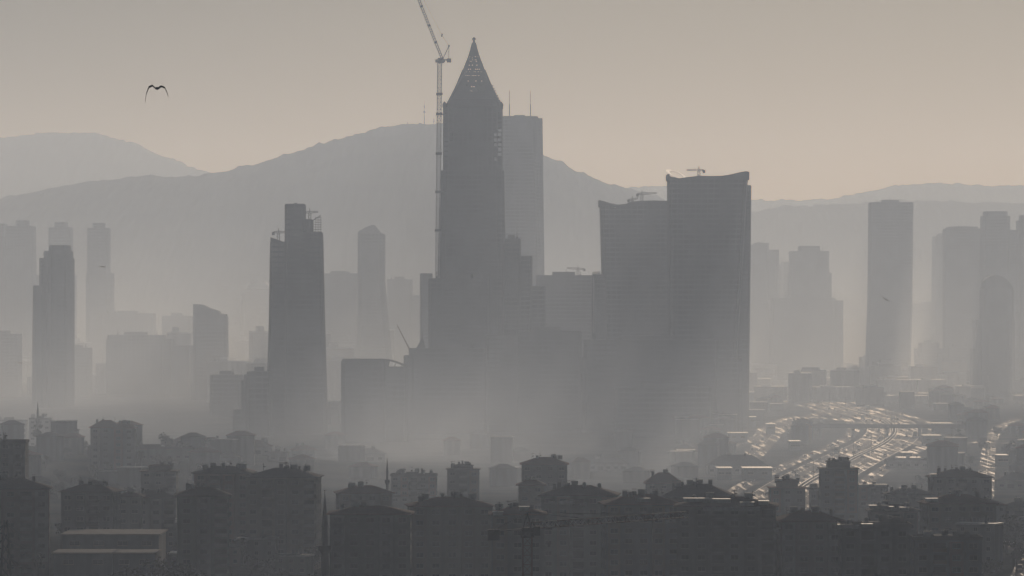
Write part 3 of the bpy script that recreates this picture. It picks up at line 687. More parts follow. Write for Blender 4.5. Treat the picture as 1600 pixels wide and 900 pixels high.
# upper shaft: solid core, slabs and corner columns with daylight between them
zc0, zc1 = PZ(268, Y) + .5, PZ(169, Y)
tier(wb, gb, [(zc1, X_(704), X_(770)), (zc0, X_(702), X_(772))], -15, 15, 4, 3.7, 4.5)
sl = MB(); n = int((zc1 - zc0) / 3.7)
r2 = random.Random(5)
for k in range(n + 1):
    z = zc0 + (zc1 - zc0) * k / n; a, b = X_(693), X_(785); r0 = sl.ring(octo(a, b, -19, 19, 4, z - .5)); r1 = sl.ring(octo(a, b, -19, 19, 4, z)); sl.cap(r0[::-1]); sl.skin(r0, r1); sl.cap(r1)
sl.build('floor_slabs', M_CONC_D, t)
cl = MB(); fz = (zc1 - zc0) / n
for i in range(13):
    x = X_(693.5) + (X_(784.5) - X_(693.5)) * i / 12
    for y in (-18.6, 18.6): cl.box(x - .45, x + .45, y - .45 , y + .45, zc0, zc1)
for y in (-12, -6, 0, 6, 12):
    for x in (X_(693.5), X_(784.5)): cl.box(x - .45, x + .45, y - .45, y + .45, zc0, zc1)
cl.build('columns', M_CONC_D, t)
inf = MB()      # infill panels: most bays closed, rows at the right and a few at the left still open
for k in range(n):
    z = zc0 + fz * k; fr = k / n
    for i in range(12):
        x0 = X_(693.5) + (X_(784.5) - X_(693.5)) * i / 12; x1 = x0 + (X_(784.5) - X_(693.5)) / 12
        opn = (i in (10, 11) and .1 < fr < .62 and r2.random() < .85) or (i == 1 and .05 < fr < .55 and r2.random() < .3) or (i in (1, 10) and fr > .93)
        if not opn:
            for y in (-18.5, 18.3): inf.box(x0 + .46, x1 - .46, y, y + .2, z + .02, z + fz - .52)
    for y in (-15, -9, -3, 3, 9, 15):
        for x in (X_(693.7), X_(784.1)):
            if not (x > 0 and .1 < fr < .62): inf.box(x, x + .2, y - 2.5, y + 2.5, z + .02, z + fz - .52)
inf.build('infill_panels', M_TGLASS, t)
wb.build('core_wall', M_CONC_D, t); gb.build('core_glazing', M_TGLASS, t)
# spire
SP = [(169, 43.5), (155, 36), (142, 29.5), (131, 24.5), (120, 20), (110, 16), (100, 12.4), (92, 9.2), (85, 6.8), (76, 4.4), (67, 2.2)]
cx = X_(740.5); rings = []
pf, pn = MB(), MB()
for (yy, hwp) in SP:
    h = hwp / F * Y; d = h * .86; rings.append((PZ(yy, Y), h, d))
def corner(rg, i):
    z, h, d = rg; return Vector((cx + (-h, h, h, -h)[i], (-d, -d, d, d)[i], z))
for a, b in zip(rings, rings[1:]):
    for i in range(4):
        pf.bar(corner(a, i), corner(b, i), .75 if a[1] > 8 else .4)
        pf.bar(corner(a, i), corner(a, (i + 1) % 4), .35)
for si in range(4):
    for ri, (a, b) in enumerate(zip(rings, rings[1:])):
        yy = SP[ri][0]; ncol = 15 if yy > 115 else (11 if yy > 95 else (7 if yy > 80 else 2))
        sub = 5 if ri < 5 else 3
        for s in range(sub):
            u0, u1 = s / sub, (s + 1) / sub
            A0 = corner(a, si).lerp(corner(b, si), u0); B0 = corner(a, (si + 1) % 4).lerp(corner(b, (si + 1) % 4), u0)
            A1 = corner(a, si).lerp(corner(b, si), u1); B1 = corner(a, (si + 1) % 4).lerp(corner(b, (si + 1) % 4), u1)
            pf.bar(A0, B0, .16)
            for c_ in range(ncol):
                p = [A0.lerp(B0, c_ / ncol), A0.lerp(B0, (c_ + 1) / ncol), A1.lerp(B1, (c_ + 1) / ncol), A1.lerp(B1, c_ / ncol)]
                pf.bar(p[0], p[3], .14)
                yl = yy - 11 * u0; mid = abs(c_ - (ncol - 1) / 2) / ncol
                opn = si in (0, 2) and 88 < yl < 148 and mid < (.44 if yl < 128 else .30 - (yl - 128) * .008) and c_ % 4 != 1 and (s + ri) % 3 != 0 and r2.random() < .8
                opn = opn or (si in (1,) and yl > 120 and (s + ri) % 2 == 0 and c_ > 2)
                if not opn:
                    nn = len(pn.v); q = (B0 - A0).cross(A1 - A0).normalized() * .12
                    pn.quadbox([p[0] - q, p[1] - q, p[2] - q, p[3] - q, p[0] + q, p[1] + q, p[2] + q, p[3] + q])
z_, h_, d_ = rings[-1]
pf.bar((cx, 0, z_ - 1), (cx, 0, PZ(60, Y)), .9); pf.lathe([(.5, PZ(63, Y)), (1.4, PZ(62, Y)), (1.5, PZ(60.5, Y)), (.4, PZ(58, Y))], 10, cx, 0)
for k in range(9):   # platforms along the right rib
    u = k / 9; yy = 165 - 34 * u; h = lerp_pts([(131, 24.5), (142, 29.5), (155, 36), (169, 43.5)], yy) / F * Y; pf.box(cx + h - .3, cx + h + 2.2, -2, 2, PZ(yy, Y), PZ(yy, Y) + .6)
sp = pf.build('spire', M_CONC_D, t); pn.build('spire_panels', M_TGLASS, sp)
for sx in (693, 785):
    for sy in (-18, 18): m = MB(); x = X_(sx + (2 if sx < 700 else -2)); m.lathe([(1.6, zc1), (1.6, zc1 + 2.6), (.3, zc1 + 4.5)], 8, x, sy); m.build('corner_turret', M_CONC_D, t)
# its annexes
tower('dark podium block at the left foot of the pointed skyscraper', [[(436, 671, 766)], [(430, 735, 768)]], 4080, 40, wm=M_CONC_D, bits=4, fh=3.4)
tower('stepped annex right of the pointed skyscraper with open floors', [[(374, 786, 813)], [(401, 790, 831)], [(448, 790, 852)]], 4150, 30, bits=1, wm=M_CONC, fh=3.4)
t, xc, Y = tower('low dark slab before the feet of the pointed skyscraper and the curved pair', [[(518, 806, 908)], [(524, 760, 905)]], 3950, 34, wm=M_CONC_D, bits=2, fh=3.4)
m = MB(); m.box(PX(905, Y) - xc, PX(909, Y) - xc, -17.6, -16.9, PZ(604, Y), PZ(600, Y)); m.build('glint_plate', M_METAL, t)  # bare metal plate added for a small window glint
tower('grey flat topped office slab between the pointed tower and the curved pair', [[(431, 838, 927)], [(431, 838, 860)]], 4700, 34, bits=2, fh=3.4)
hcrane('small crane on the grey slab between the pointed tower and the curved pair', 903, 421, 431, 4715, 913, 886, tilt=.08)
tower('low dark block before the pointed skyscraper in the mist', [[(545, 640, 760)], [(556, 632, 700)]], 3900, 30, wm=M_CONC_D, bits=3, fh=3.4)

# tall luffing crane beside the spire
CY = 4150
t = thing('luffing_crane', 'tall pale luffing crane tied to the left side of the pointed skyscraper', 'crane', (PX(687, CY), CY, 0), 0)
ztop = PZ(97, CY); m = MB(); w = 1.5; lean = PX(682, CY) - PX(687.5, CY)
def mx(z): return lean * (1 - z / ztop)
for sx in (-w, w):
    for sy in (-w, w): m.bar((sx + mx(0), sy, 0), (sx + mx(ztop), sy, ztop), .30)
k = 100
for i in range(k):
    z0, z1 = ztop * i / k, ztop * (i + 1) / k
    for (a, b) in (((-w, -w), (w, -w)), ((w, -w), (w, w)), ((w, w), (-w, w)), ((-w, w), (-w, -w))):
        if i % 2: a, b = b, a
        m.bar((a[0] + mx(z0), a[1], z0), (b[0] + mx(z1), b[1], z1), .15); m.bar((a[0] + mx(z1), a[1], z1), (b[0] + mx(z1), b[1], z1), .12)
ms = m.build('mast', M_CRANE_W, t)
for yy in (178, 240, 300, 360, 147): m = MB(); m.box(-2.4 + mx(PZ(yy, CY)), 2.4 + mx(PZ(yy, CY)), -2.4, 2.4, PZ(yy + 2, CY), PZ(yy - 2, CY)); m.build('collar', M_STEEL, t)
for yy in (178, 300): m = MB(); z = PZ(yy, CY); m.bar((mx(z), 0, z), (PX(694, CY) - PX(687, CY), 16, z), .4); m.build('wall_tie', M_STEEL, t)
xx = lambda p: PX(p, CY) - PX(687, CY)
m = MB(); m.lathe([(1.6, ztop - 1), (3.6, ztop), (3.6, ztop + 1.2), (1.8, ztop + 2)], 12, .5, 0); m.box(-1.5, 3, -1.8, 1.8, ztop + 1.5, ztop + 3.2); m.build('slewing_ring', M_STEEL, t)
m = MB(); m.box(xx(688), xx(704), -1.6, 1.6, PZ(94.5, CY), PZ(92.5, CY)); m.box(xx(698), xx(705), -2, 2, PZ(97.5, CY), PZ(91.5, CY)); m.build('counterweight', M_CONC_D, t)
m = MB(); ap = Vector((xx(701.5), 0, PZ(71.5, CY)))
for sy in (-1.3, 1.3): m.bar((xx(692), sy, PZ(92, CY)), ap, .28); m.bar((xx(701), sy, PZ(92, CY)), ap, .2)
m.bar((xx(695.5), -1.2, PZ(83, CY)), (xx(695.5), 1.2, PZ(83, CY)), .2); m.lathe([(.5, ap.z - .8), (.8, ap.z), (.5, ap.z + .8)], 8, ap.x, 0); m.build('a_frame', M_CRANE_W, t)
m = MB(); j0 = Vector((xx(689.5), 0, PZ(93, CY))); j1 = Vector((xx(636), 0, PZ(-42, CY))); dj = (j1 - j0).normalized(); nj = Vector((-dj.z, 0, dj.x))
if nj.x < 0: nj = -nj
k = 36
for i in range(k):
    a = j0.lerp(j1, i / k); b = j0.lerp(j1, (i + 1) / k); wd = .95 if 0 < i < k - 1 else .5
    for s in (-wd, wd): m.bar(a + Vector((0, s, 0)), b + Vector((0, s, 0)), .24)
    m.bar(a + nj * 1.7, b + nj * 1.7, .26)
    m.bar(a + Vector((0, -wd, 0)), b + nj * 1.7, .14); m.bar(a + nj * 1.7, b + Vector((0, wd, 0)), .14); m.bar(a + Vector((0, -wd, 0)), b + Vector((0, wd, 0)), .12)
jb = m.build('jib', M_CRANE_W, t)
for i in (7, 14, 22, 29): m = MB(); a = j0.lerp(j1, i / k); m.bar(a - nj * .4, a + nj * 2.1, .6); m.build('jib_joint', M_STEEL, jb)
m = MB(); sh = Vector((xx(690.5), 0, PZ(55, CY))); m.bar(ap, sh, .12); m.bar(sh, j1 + nj * 2, .08); m.bar(sh + Vector((.3, 0, 1.2)), sh - Vector((.3, 0, 1.2)), .5); m.build('hoist_rope', M_STEEL, t)
m = MB(); m.box(-3.4, -1.2, -2.4, -.6, ztop - .5, ztop + 2); m.build('cab', M_CRANE_W, t)

# tower behind with two antennas
t, xc, Y = tower('paler flat topped tower behind the pointed skyscraper with two thin antennas', [[(183, 772, 840), (430, 772, 848)], [(186, 772, 847), (430, 770, 850)]], 5600, 40, bits=0, c=6)
for px_, yy in ((796, 141), (829, 142)):
    m = MB(); x = PX(px_, Y) - xc; m.bar((x, 0, PZ(184, Y)), (x, 0, PZ((yy + 184) / 2, Y)), .55); m.bar((x, 0, PZ((yy + 184) / 2, Y)), (x, 0, PZ(yy, Y)), .3); m.build('antenna', M_STEEL, t)
m = MB(); m.box(PX(803, Y) - xc, PX(820, Y) - xc, -6, 6, PZ(183, Y), PZ(180, Y)); m.build('plant_room', M_CONC, t)

# ---- curved pair
def crown(t, xc, Y, pts, zb, y0, y1, mt, name='curved_crown', th=1.6):
    m = MB()
    for (ya, yb) in ((y0, y0 + th), (y1 - th, y1)):
        for a, b in zip(pts, pts[1:]):
            xa, xb = PX(a[0], Y) - xc, PX(b[0], Y) - xc; m.quadbox([(xa, ya, zb), (xb, ya, zb), (xb, yb, zb), (xa, yb, zb), (xa, ya, PZ(a[1], Y)), (xb, ya, PZ(b[1], Y)), (xb, yb, PZ(b[1], Y)), (xa, yb, PZ(a[1], Y))])
    for p in (pts[0], pts[-1]):
        x = PX(p[0], Y) - xc; s = 1 if p is pts[0] else -1; m.box(min(x, x + s * th), max(x, x + s * th), y0 + th, y1 - th, zb, PZ(p[1], Y))
    return m.build(name, mt, t)
tA, xA, YA = tower('left and lower of the curved pair, with a swept horn at its left corner', [[(322, 938, 1052), (430, 941, 1052), (530, 944, 1052)], [(430, 926, 1052), (525, 924, 1052)]], 4320, 44, wm=M_CONC, bits=0, c=3)
crown(tA, xA, YA, [(935, 313.5), (941, 314.5), (952, 318), (965, 320.5), (978, 319), (985, 316), (1000, 314.5), (1020, 314), (1052, 315)], PZ(323, YA), -22, 22, M_CONC_D)
m = MB(); m.box(PX(926, YA) - xA, PX(928, YA) - xA, -22.4, -21, PZ(520, YA), PZ(432, YA)); m.build('edge_fin', M_CONC_W, tA)
hcrane('hammerhead crane on the lower of the curved pair', 1003, 304, 316, YA, 996, 1026, tilt=.07)
hcrane('low folded crane left on the roof of the lower of the curved pair', 988, 313, 319, YA - 6, 982, 997, tilt=.3)
tB, xB, YB = tower('taller of the curved pair, with a bright looped rim and swept right horn', [[(281, 1044, 1166), (400, 1045, 1159), (540, 1046, 1150), (640, 1047, 1146)]], 4020, 44, wm=M_CONC, bits=0, c=3)
crown(tB, xB, YB, [(1041.5, 273), (1047, 277), (1060, 279.5), (1075, 277.5), (1090, 275.5), (1110, 276), (1128, 275.5), (1140, 273.5), (1152, 270.5), (1163, 268.5), (1169, 269.5)], PZ(282, YB), -22, 22, M_CONC_D)
M_RIM = mat('polished_rim', (0.85, 0.85, 0.84), rough=.42, metal=1.0)
def metal_ring(t, cx_, z_, rx, ry, wd, tilt, nm):      # flat annular rim, tipped slightly to the north
    m = MB(); nn = 48; prev = fr = None
    for i in range(nn):
        a_ = 2 * pi * i / nn; q = []
        for (r0, dz) in ((0, 0), (wd, 0), (wd, .35), (0, .35)):
            ex, ey = cos(a_) * (rx - r0), sin(a_) * (ry - r0 * 1.3); q.append((cx_ + ex, ey, z_ + tan(tilt) * ey + dz - .36 * ex))
        r = m.ring(q)
        if prev: m.skin(prev, r)
        else: fr = r
        prev = r
    m.skin(prev, fr); return m.build(nm, M_RIM, t)
metal_ring(tB, PX(1057, YB) - xB, PZ(273.5, YB), 7.8, 19.5, 2.6, R(8.5), 'looped_rim')
def tilted_panel(t, x0, x1, z, y, d, tilt, nm='glint_panel'):  # added reflector, tilted so its top catches the sun as a bright lip
    m = MB(); h = d * tan(tilt); m.quadbox([(x0, y, z - .3), (x1, y, z - .3), (x1, y + d, z - .3), (x0, y + d, z - .3), (x0, y, z), (x1, y, z), (x1, y + d, z + h), (x0, y + d, z + h)]); return m.build(nm, M_RIM, t)
tilted_panel(tA, PX(953, YA) - xA, PX(962, YA) - xA, PZ(325, YA), -27, 5, R(8))
tilted_panel(tA, PX(925.5, YA) - xA, PX(938, YA) - xA, PZ(430, YA) + .9, -16, 20, R(6))
m = MB(); m.bar((PX(1146, YB) - xB, -22.6, PZ(640, YB)), (PX(1150, YB) - xB, -22.6, PZ(540, YB)), .4); m.bar((PX(1150, YB) - xB, -22.6, PZ(540, YB)), (PX(1159, YB) - xB, -22.6, PZ(400, YB)), .4); m.bar((PX(1159, YB) - xB, -22.6, PZ(400, YB)), (PX(1165, YB) - xB, -22.6, PZ(285, YB)), .4); m.build('edge_fin', M_CONC_W, tB)
hcrane('folded maintenance crane on the roof of the taller of the curved pair', 1092, 267, 275, YB, 1100, 1073, tilt=.02)
tower('narrow slab standing against the right side of the curved pair', [[(291, 1150, 1172), (640, 1142, 1168)]], 4090, 30, wm=M_CONC_D, bits=0, c=1)
tower('long podium joining the feet of the curved pair', [[(532, 912, 1120)], [(560, 905, 1158)]], 3920, 40, wm=M_CONC_D, bits=4, fh=3.6)
tower('low block before the podium of the curved pair', [[(606, 960, 1110)]], 3800, 30, name='office_block', cat='office block', bits=3, fh=3.3)

# ---- right group
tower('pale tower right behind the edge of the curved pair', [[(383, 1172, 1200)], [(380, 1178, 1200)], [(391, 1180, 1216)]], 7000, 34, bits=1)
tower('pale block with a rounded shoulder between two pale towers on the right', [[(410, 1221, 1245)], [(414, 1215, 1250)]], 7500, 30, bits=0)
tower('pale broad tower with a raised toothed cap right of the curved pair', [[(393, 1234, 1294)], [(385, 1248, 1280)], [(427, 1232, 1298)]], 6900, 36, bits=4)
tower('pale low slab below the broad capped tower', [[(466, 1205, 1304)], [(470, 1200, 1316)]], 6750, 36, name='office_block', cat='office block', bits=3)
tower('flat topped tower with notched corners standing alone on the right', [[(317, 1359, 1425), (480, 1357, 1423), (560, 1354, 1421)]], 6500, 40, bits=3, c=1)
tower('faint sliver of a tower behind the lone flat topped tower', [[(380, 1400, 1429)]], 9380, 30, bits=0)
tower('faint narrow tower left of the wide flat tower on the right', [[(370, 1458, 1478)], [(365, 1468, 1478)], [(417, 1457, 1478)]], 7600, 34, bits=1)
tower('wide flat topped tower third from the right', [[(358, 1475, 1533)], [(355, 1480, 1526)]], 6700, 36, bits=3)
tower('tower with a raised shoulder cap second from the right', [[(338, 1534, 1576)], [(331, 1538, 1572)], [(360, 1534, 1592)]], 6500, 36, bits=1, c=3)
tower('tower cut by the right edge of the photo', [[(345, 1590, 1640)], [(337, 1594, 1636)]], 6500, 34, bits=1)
t, xc, Y = tower('rounded dark tower with a domed top near the right edge', [[(450, 1533, 1581)], [(500, 1523, 1583)], [(545, 1518, 1584)]], 5700, 34, bits=0, wm=M_CONC_D, c=6)
m = MB(); prev = None
for k in range(9):
    u = k / 8; px_ = 1534 + 46 * u; yy = 451 - 21 * sin(pi * (u * .85 + .12)) ** .7; x = PX(px_, Y) - xc
    r = m.ring([(x, -15, PZ(451, Y)), (x, 15, PZ(451, Y)), (x, 15, PZ(yy, Y)), (x, -15, PZ(yy, Y))])
    if prev: m.skin(prev, r)
    else: m.cap(r)
    prev = r
m.cap(prev[::-1]); m.build('domed_top', M_CONC_D, t)
tower('low wide block between the lone flat topped tower and the narrow tower', [[(475, 1425, 1475)], [(472, 1440, 1462)]], 7906, 34, name='office_block', cat='office block', bits=2)
tower('rounded low block in front of the lone flat topped tower', [[(536, 1436, 1466)], [(545, 1430, 1475)]], 6566, 30, name='office_block', cat='office block', bits=1)
tower('low block left of the rounded dark tower', [[(543, 1478, 1520)]], 6432, 30, name='office_block', cat='office block', bits=2)
tower('flat block at the right edge behind the rounded dark tower', [[(478, 1576, 1640)]], 6700, 30, name='office_block', cat='office block', bits=1)
tower('dark block at the right edge below the flat block', [[(596, 1576, 1640)], [(604, 1560, 1640)]], 5762, 30, name='office_block', cat='office block', bits=3, wm=M_CONC_D)

# ------------------------------------------------------------------ masts on the hill, minarets
def hillmast(px, y0, y1, D, lab):
    t = thing('radio_mast', lab, 'mast', (PX(px, D), D, PZ(y1 + 6, D))); H = PZ(y0, D) - PZ(y1 + 6, D); m = MB()
    m.bar((0, 0, 0), (0, 0, H), 1.0, r2=.35); m.build('pole', M_STEEL, t)
    m = MB(); m.box(-1.8, 1.8, -1.8, 1.8, H * .55, H * .62); m.box(-1.5, 1.5, -1.5, 1.5, H * .75, H * .8); m.build('antenna_drum', M_STEEL, t)
hillmast(663, 158, 193, 9400, 'thin radio mast on the summit ridge left of the tall crane')
hillmast(678, 183, 193, 9400, 'short radio mast on the ridge beside the tall crane')
hillmast(637, 190, 196, 9400, 'stubby radio mast at the left end of the summit')
M_MIN = mat('minaret_stone', (0.06, 0.062, 0.065), streak=True)
def minaret(px, yt, D, w, lab, ybal=None):
    X = PX(px, D); g = gz(X, D); H = PZ(yt, D) - g; t = thing('minaret', lab, 'minaret', (X, D, g)); r = w / F * D / 2
    zb = PZ(ybal, D) - g if ybal else H * .62
    zc = zb + (H - zb) * .38
    m = MB(); m.lathe([(r * 1.5, 0), (r * 1.5, H * .12), (r, H * .18), (r * .95, zb), (r * .8, zb + .01), (r * .75, zc)], 12); m.build('shaft', M_MIN, t)
    m = MB(); m.lathe([(r, zb - 1.3), (r * 1.75, zb - .1), (r * 1.75, zb + 1.0), (r * 1.6, zb + 1.0)], 12); m.build('gallery', M_MIN, t)
    m = MB(); m.lathe([(r * .95, zc), (r * .55, zc + (H - zc) * .4), (r * .1, H * .985), (r * .06, H)], 12); m.build('cone', M_STEEL, t)
    m = MB(); m.lathe([(.05, H), (.25, H + .3), (.05, H + .6)], 8); m.build('finial', M_METAL, t)
minaret(507.5, 768, 1500, 12, 'slim dark minaret nearest the camera beside the twin slab', 858)
minaret(605, 716, 2300, 4.5, 'slim minaret rising behind the gabled block')
minaret(59, 627, 3150, 4.5, 'faint minaret on the crest of the left slope')

# ------------------------------------------------------------------ near crane
def near_crane():
    D = 1150; X0 = PX(824, D); z = PZ(838, D); t = thing('tower_crane', 'near dark tower crane with a red and white jib and square counterweight', 'crane', (X0, D, 0), 0)
    m = MB(); w = .95
    for sx in (-w, w):
        for sy in (-w, w): m.bar((sx, sy, 0), (sx, sy, z), .17)
    k = int(z / 1.9)
    for i in range(k):
        a, b = z * i / k, z * (i + 1) / k
        for (p, q) in (((-w, -w), (w, -w)), ((w, -w), (w, w)), ((w, w), (-w, w)), ((-w, w), (-w, -w))):
            if i % 2: p, q = q, p
            m.bar((p[0], p[1], a), (q[0], q[1], b), .06); m.bar((p[0], p[1], b), (q[0], q[1], b), .05)
    m.build('mast', M_CRANE_R, t)
    m = MB(); m.lathe([(1.3, z - .3), (1.5, z), (1.5, z + .7), (1.1, z + .9)], 12); m.box(-1.2, 1.2, -1.2, 1.2, z + .9, z + 1.9); m.build('slewing_ring', M_STEEL, t)
    m = MB(); m.box(1.2, 2.7, -2.2, -.7, z + .2, z + 2.2); m.build('cab', M_STEEL, t)
    m = MB(); zc = z + 5.0
    for sx, sy in ((-.8, -.8), (.8, -.8), (.8, .8), (-.8, .8)): m.bar((sx, sy, z + 1.8), (0, 0, zc), .1)
    m.build('cathead', M_STEEL, t)
    z1 = z + 1.6
    tip = Vector((PX(1072, 1212) - X0, 62, z1)); d = tip.copy(); d.z = 0; L = d.length; d.normalize(); s = Vector((-d.y, d.x, 0))
    k = 34; mm = MB()
    for i in range(k):
        q_ = (i // 3) % 2; a = d * (L * i / k) + Vector((0, 0, z1)); b = d * (L * (i + 1) / k) + Vector((0, 0, z1)); up = Vector((0, 0, 1.25))
        for q in (s * .6, -s * .6): mm.bar(a + q, b + q, .1, q_); mm.bar(a + q, (a + b) / 2 + up, .06, q_); mm.bar((a + b) / 2 + up, b + q, .06, q_)
        mm.bar(a + up, b + up, .11, q_); mm.bar(a + s * .6, b - s * .6, .05, q_)
    mm.build('jib', [M_CRANE_R, M_CRANE_W], t)
    e = -d * 15.5 + Vector((0, 0, z1)); m = MB()
    for q in (s * .6, -s * .6): m.bar(Vector((0, 0, z1)) + q, e + q, .1)
    for i in range(8): a = -d * (15 * i / 8) + Vector((0, 0, z1)); m.bar(a + s * .6, a - d * 1.8 - s * .6, .05)
    m.build('counter_jib', M_STEEL, t)
    m = MB(); c = -d * 14.2 + Vector((0, 0, z1)); m.box(c.x - 1.25, c.x + 1.25, c.y - 1.3, c.y + 1.3, z1 - 1.9, z1 + .35); m.build('counterweight', M_TYRE, t)
    m = MB(); tp = Vector((0, 0, zc)); m.bar(tp, d * (L * .35) + Vector((0, 0, z1 + 1.3)), .05); m.bar(tp, d * (L * .72) + Vector((0, 0, z1 + 1.3)), .05); m.bar(tp, e, .05); m.build('tie_rod', M_STEEL, t)
    m = MB(); p = d * (L * .13) + Vector((0, 0, z1)); m.box(p.x - .7, p.x + .7, p.y - .7, p.y + .7, z1 - .5, z1 - .1); m.build('trolley', M_STEEL, t)
    m = MB(); m.bar((p.x, p.y, z1 - .5), (p.x, p.y, z1 - 3.2), .04); m.box(p.x - .3, p.x + .3, p.y - .15, p.y + .15, z1 - 4.2, z1 - 3.2); m.build('hook_block', M_STEEL, t)
near_crane()

# electricity pylon at the bottom left
t = thing('electricity_pylon', 'lattice electricity pylon with cross arms cut by the bottom left corner', 'pylon', (PX(9, 1350), 1350, 2), R(12))
H = PZ(812, 1350) - 2; m = MB()
def pw(z): return 2.4 * (1 - z / H) + .35
zs = [H * i / 12 for i in range(13)]
for a, b in zip(zs, zs[1:]):
    ca = [(-pw(a), -pw(a)), (pw(a), -pw(a)), (pw(a), pw(a)), (-pw(a), pw(a))]; cb_ = [(-pw(b), -pw(b)), (pw(b), -pw(b)), (pw(b), pw(b)), (-pw(b), pw(b))]
    for i in range(4): m.bar((*ca[i], a), (*cb_[i], b), .12); m.bar((*ca[i], a), (*cb_[(i + 1) % 4], b), .07); m.bar((*ca[(i + 1) % 4], a), (*cb_[i], b), .07)
m.build('lattice_body', M_STEEL, t)
for yy, L in ((857, 4.6), (833, 3.4), (885, 4.0)):
    z = PZ(yy, 1350) - 2
    for s in (-1, 1):
        m = MB(); e = Vector((s * L, 0, z)); 
        for q in (-pw(z), pw(z)): m.bar((s * pw(z), q, z), e, .11); m.bar((s * pw(z + 2), q * .9, z + 2.1), e, .09); m.bar((s * (pw(z) + L) / 2, q * .5, z), (s * pw(z + 2), q * .9, z + 2.1), .05)
        am = m.build('cross_arm', M_STEEL, t)
        m = MB(); m.lathe([(.1, z - 1.6), (.28, z - 1.4), (.12, z - 1.1), (.28, z - .9), (.12, z - .6), (.26, z - .4), (.05, z)], 8, s * L, 0); m.build('insulator', M_CONC_W, am)

# ------------------------------------------------------------------ trees
def tree_meshes(seed, h, w, n):
    r_ = random.Random(seed); tb = MB(); th = h * .4
    tb.bar((0, 0, -1), (r_.uniform(-.2, .2), 0, th), .3 * h / 8, r2=.16 * h / 8)
    for i in range(6): a = r_.uniform(0, 6.28); tb.bar((0, 0, th * .8), (cos(a) * w * .3, sin(a) * w * .3, h * r_.uniform(.55, .85)), .1 * h / 8, r2=.04)
    cb_ = MB(); cl = [(r_.uniform(-.33, .33) * w, r_.uniform(-.33, .33) * w, h * r_.uniform(.42, .86), r_.uniform(.13, .25) * w) for _ in range(11)]
    for i in range(n):
        c = cl[i % len(cl)]; a = r_.uniform(0, 6.28); ph = math.acos(r_.uniform(-1, 1)); q = c[3] * r_.uniform(.55, 1.15)
        p = Vector((c[0] + q * sin(ph) * cos(a), c[1] + q * sin(ph) * sin(a), c[2] + q * cos(ph) * .85)); s = r_.uniform(.18, .42) * h / 8
        u = Vector((r_.gauss(0, 1), r_.gauss(0, 1), r_.gauss(0, 1))).normalized(); v = u.orthogonal().normalized()
        k = len(cb_.v); cb_.v += [tuple(p + u * s), tuple(p + v * s * .7), tuple(p - u * s), tuple(p - v * s * .7)]; cb_.f.append((k, k + 1, k + 2, k + 3)); cb_.m.append(0)
    return tb.mesh('trunk', M_BARK), cb_.mesh('crown', M_LEAF[seed % 2])
TM = [tree_meshes(11 + i, (7, 8, 9, 6, 11)[i], (6, 7, 6.5, 6, 4)[i], 620) for i in range(5)]
def tree(x, y, k, s, lab, grp):
    t = thing('tree', lab, 'tree', (x, y, gz(x, y) - .3), rnd(0, 6), grp); t.scale = (s, s, s); link('trunk', TM[k][0], t); link('crown', TM[k][1], t)
r_ = random.Random(31)
for px_, yy, sc_ in ((55, 1440, 1.5), (88, 1450, 1.3), (118, 1430, 1.6), (150, 1455, 1.4), (176, 1440, 1.2), (205, 1500, 1.9), (228, 1480, 1.7), (262, 1520, 1.8), (282, 1540, 1.5), (300, 1500, 1.9), (325, 1520, 1.4), (352, 1500, 1.6), (390, 1500, 1.3), (420, 1480, 1.5), (450, 1510, 1.3), (478, 1500, 1.5)):
    tree(PX(px_, yy), yy, px_ % 4, sc_, 'tall dark tree in the row along the bottom left of the photo', 'tall trees along the bottom left')
for i in range(70):
    y = r_.uniform(2450, 2980); px_ = r_.uniform(10, 380); tree(PX(px_, y), y, r_.randrange(5), r_.uniform(.8, 1.3), 'bushy tree among the houses on the left slope, one of many alike', 'trees on the left slope')
for px_, yy in ((203, 2780), (212, 2780), (219, 2790), (231, 2770), (240, 2780), (247, 2790), (257, 2780), (110, 2900), (100, 2910), (70, 2900)):
    tree(PX(px_, yy), yy, int(px_) % 5, .95, 'tree in the ragged row along the crest of the left slope', 'trees on the left crest')
for i in range(46):
    y = r_.uniform(1480, 1900); px_ = r_.uniform(40, 500); 
    if 80 < px_ < 250 and y < 1840: y = r_.uniform(1420, 1560)
    tree(PX(px_, y), y, r_.randrange(5), r_.uniform(.7, 1.2), 'dark bushy tree between the blocks at the lower left', 'trees at the lower left')
for i in range(38):
    y = r_.uniform(1500, 2200); px_ = r_.uniform(1500, 1625); tree(PX(px_, y), y, r_.randrange(5), r_.uniform(.7, 1.2), 'dark tree at the lower right corner by the parked cars', 'trees at the lower right')
for i in range(40):
    y = r_.uniform(2600, 3900); px_ = r_.uniform(1110, 1620)
    X = PX(px_, y)
    if any(abs(X - q.x) < 48 and abs(y - q.y) < 60 for q in HW[::4]): continue
    tree(X, y, r_.randrange(5), r_.uniform(.8, 1.4), 'faint tree on the open ground around the highway', 'trees around the highway')

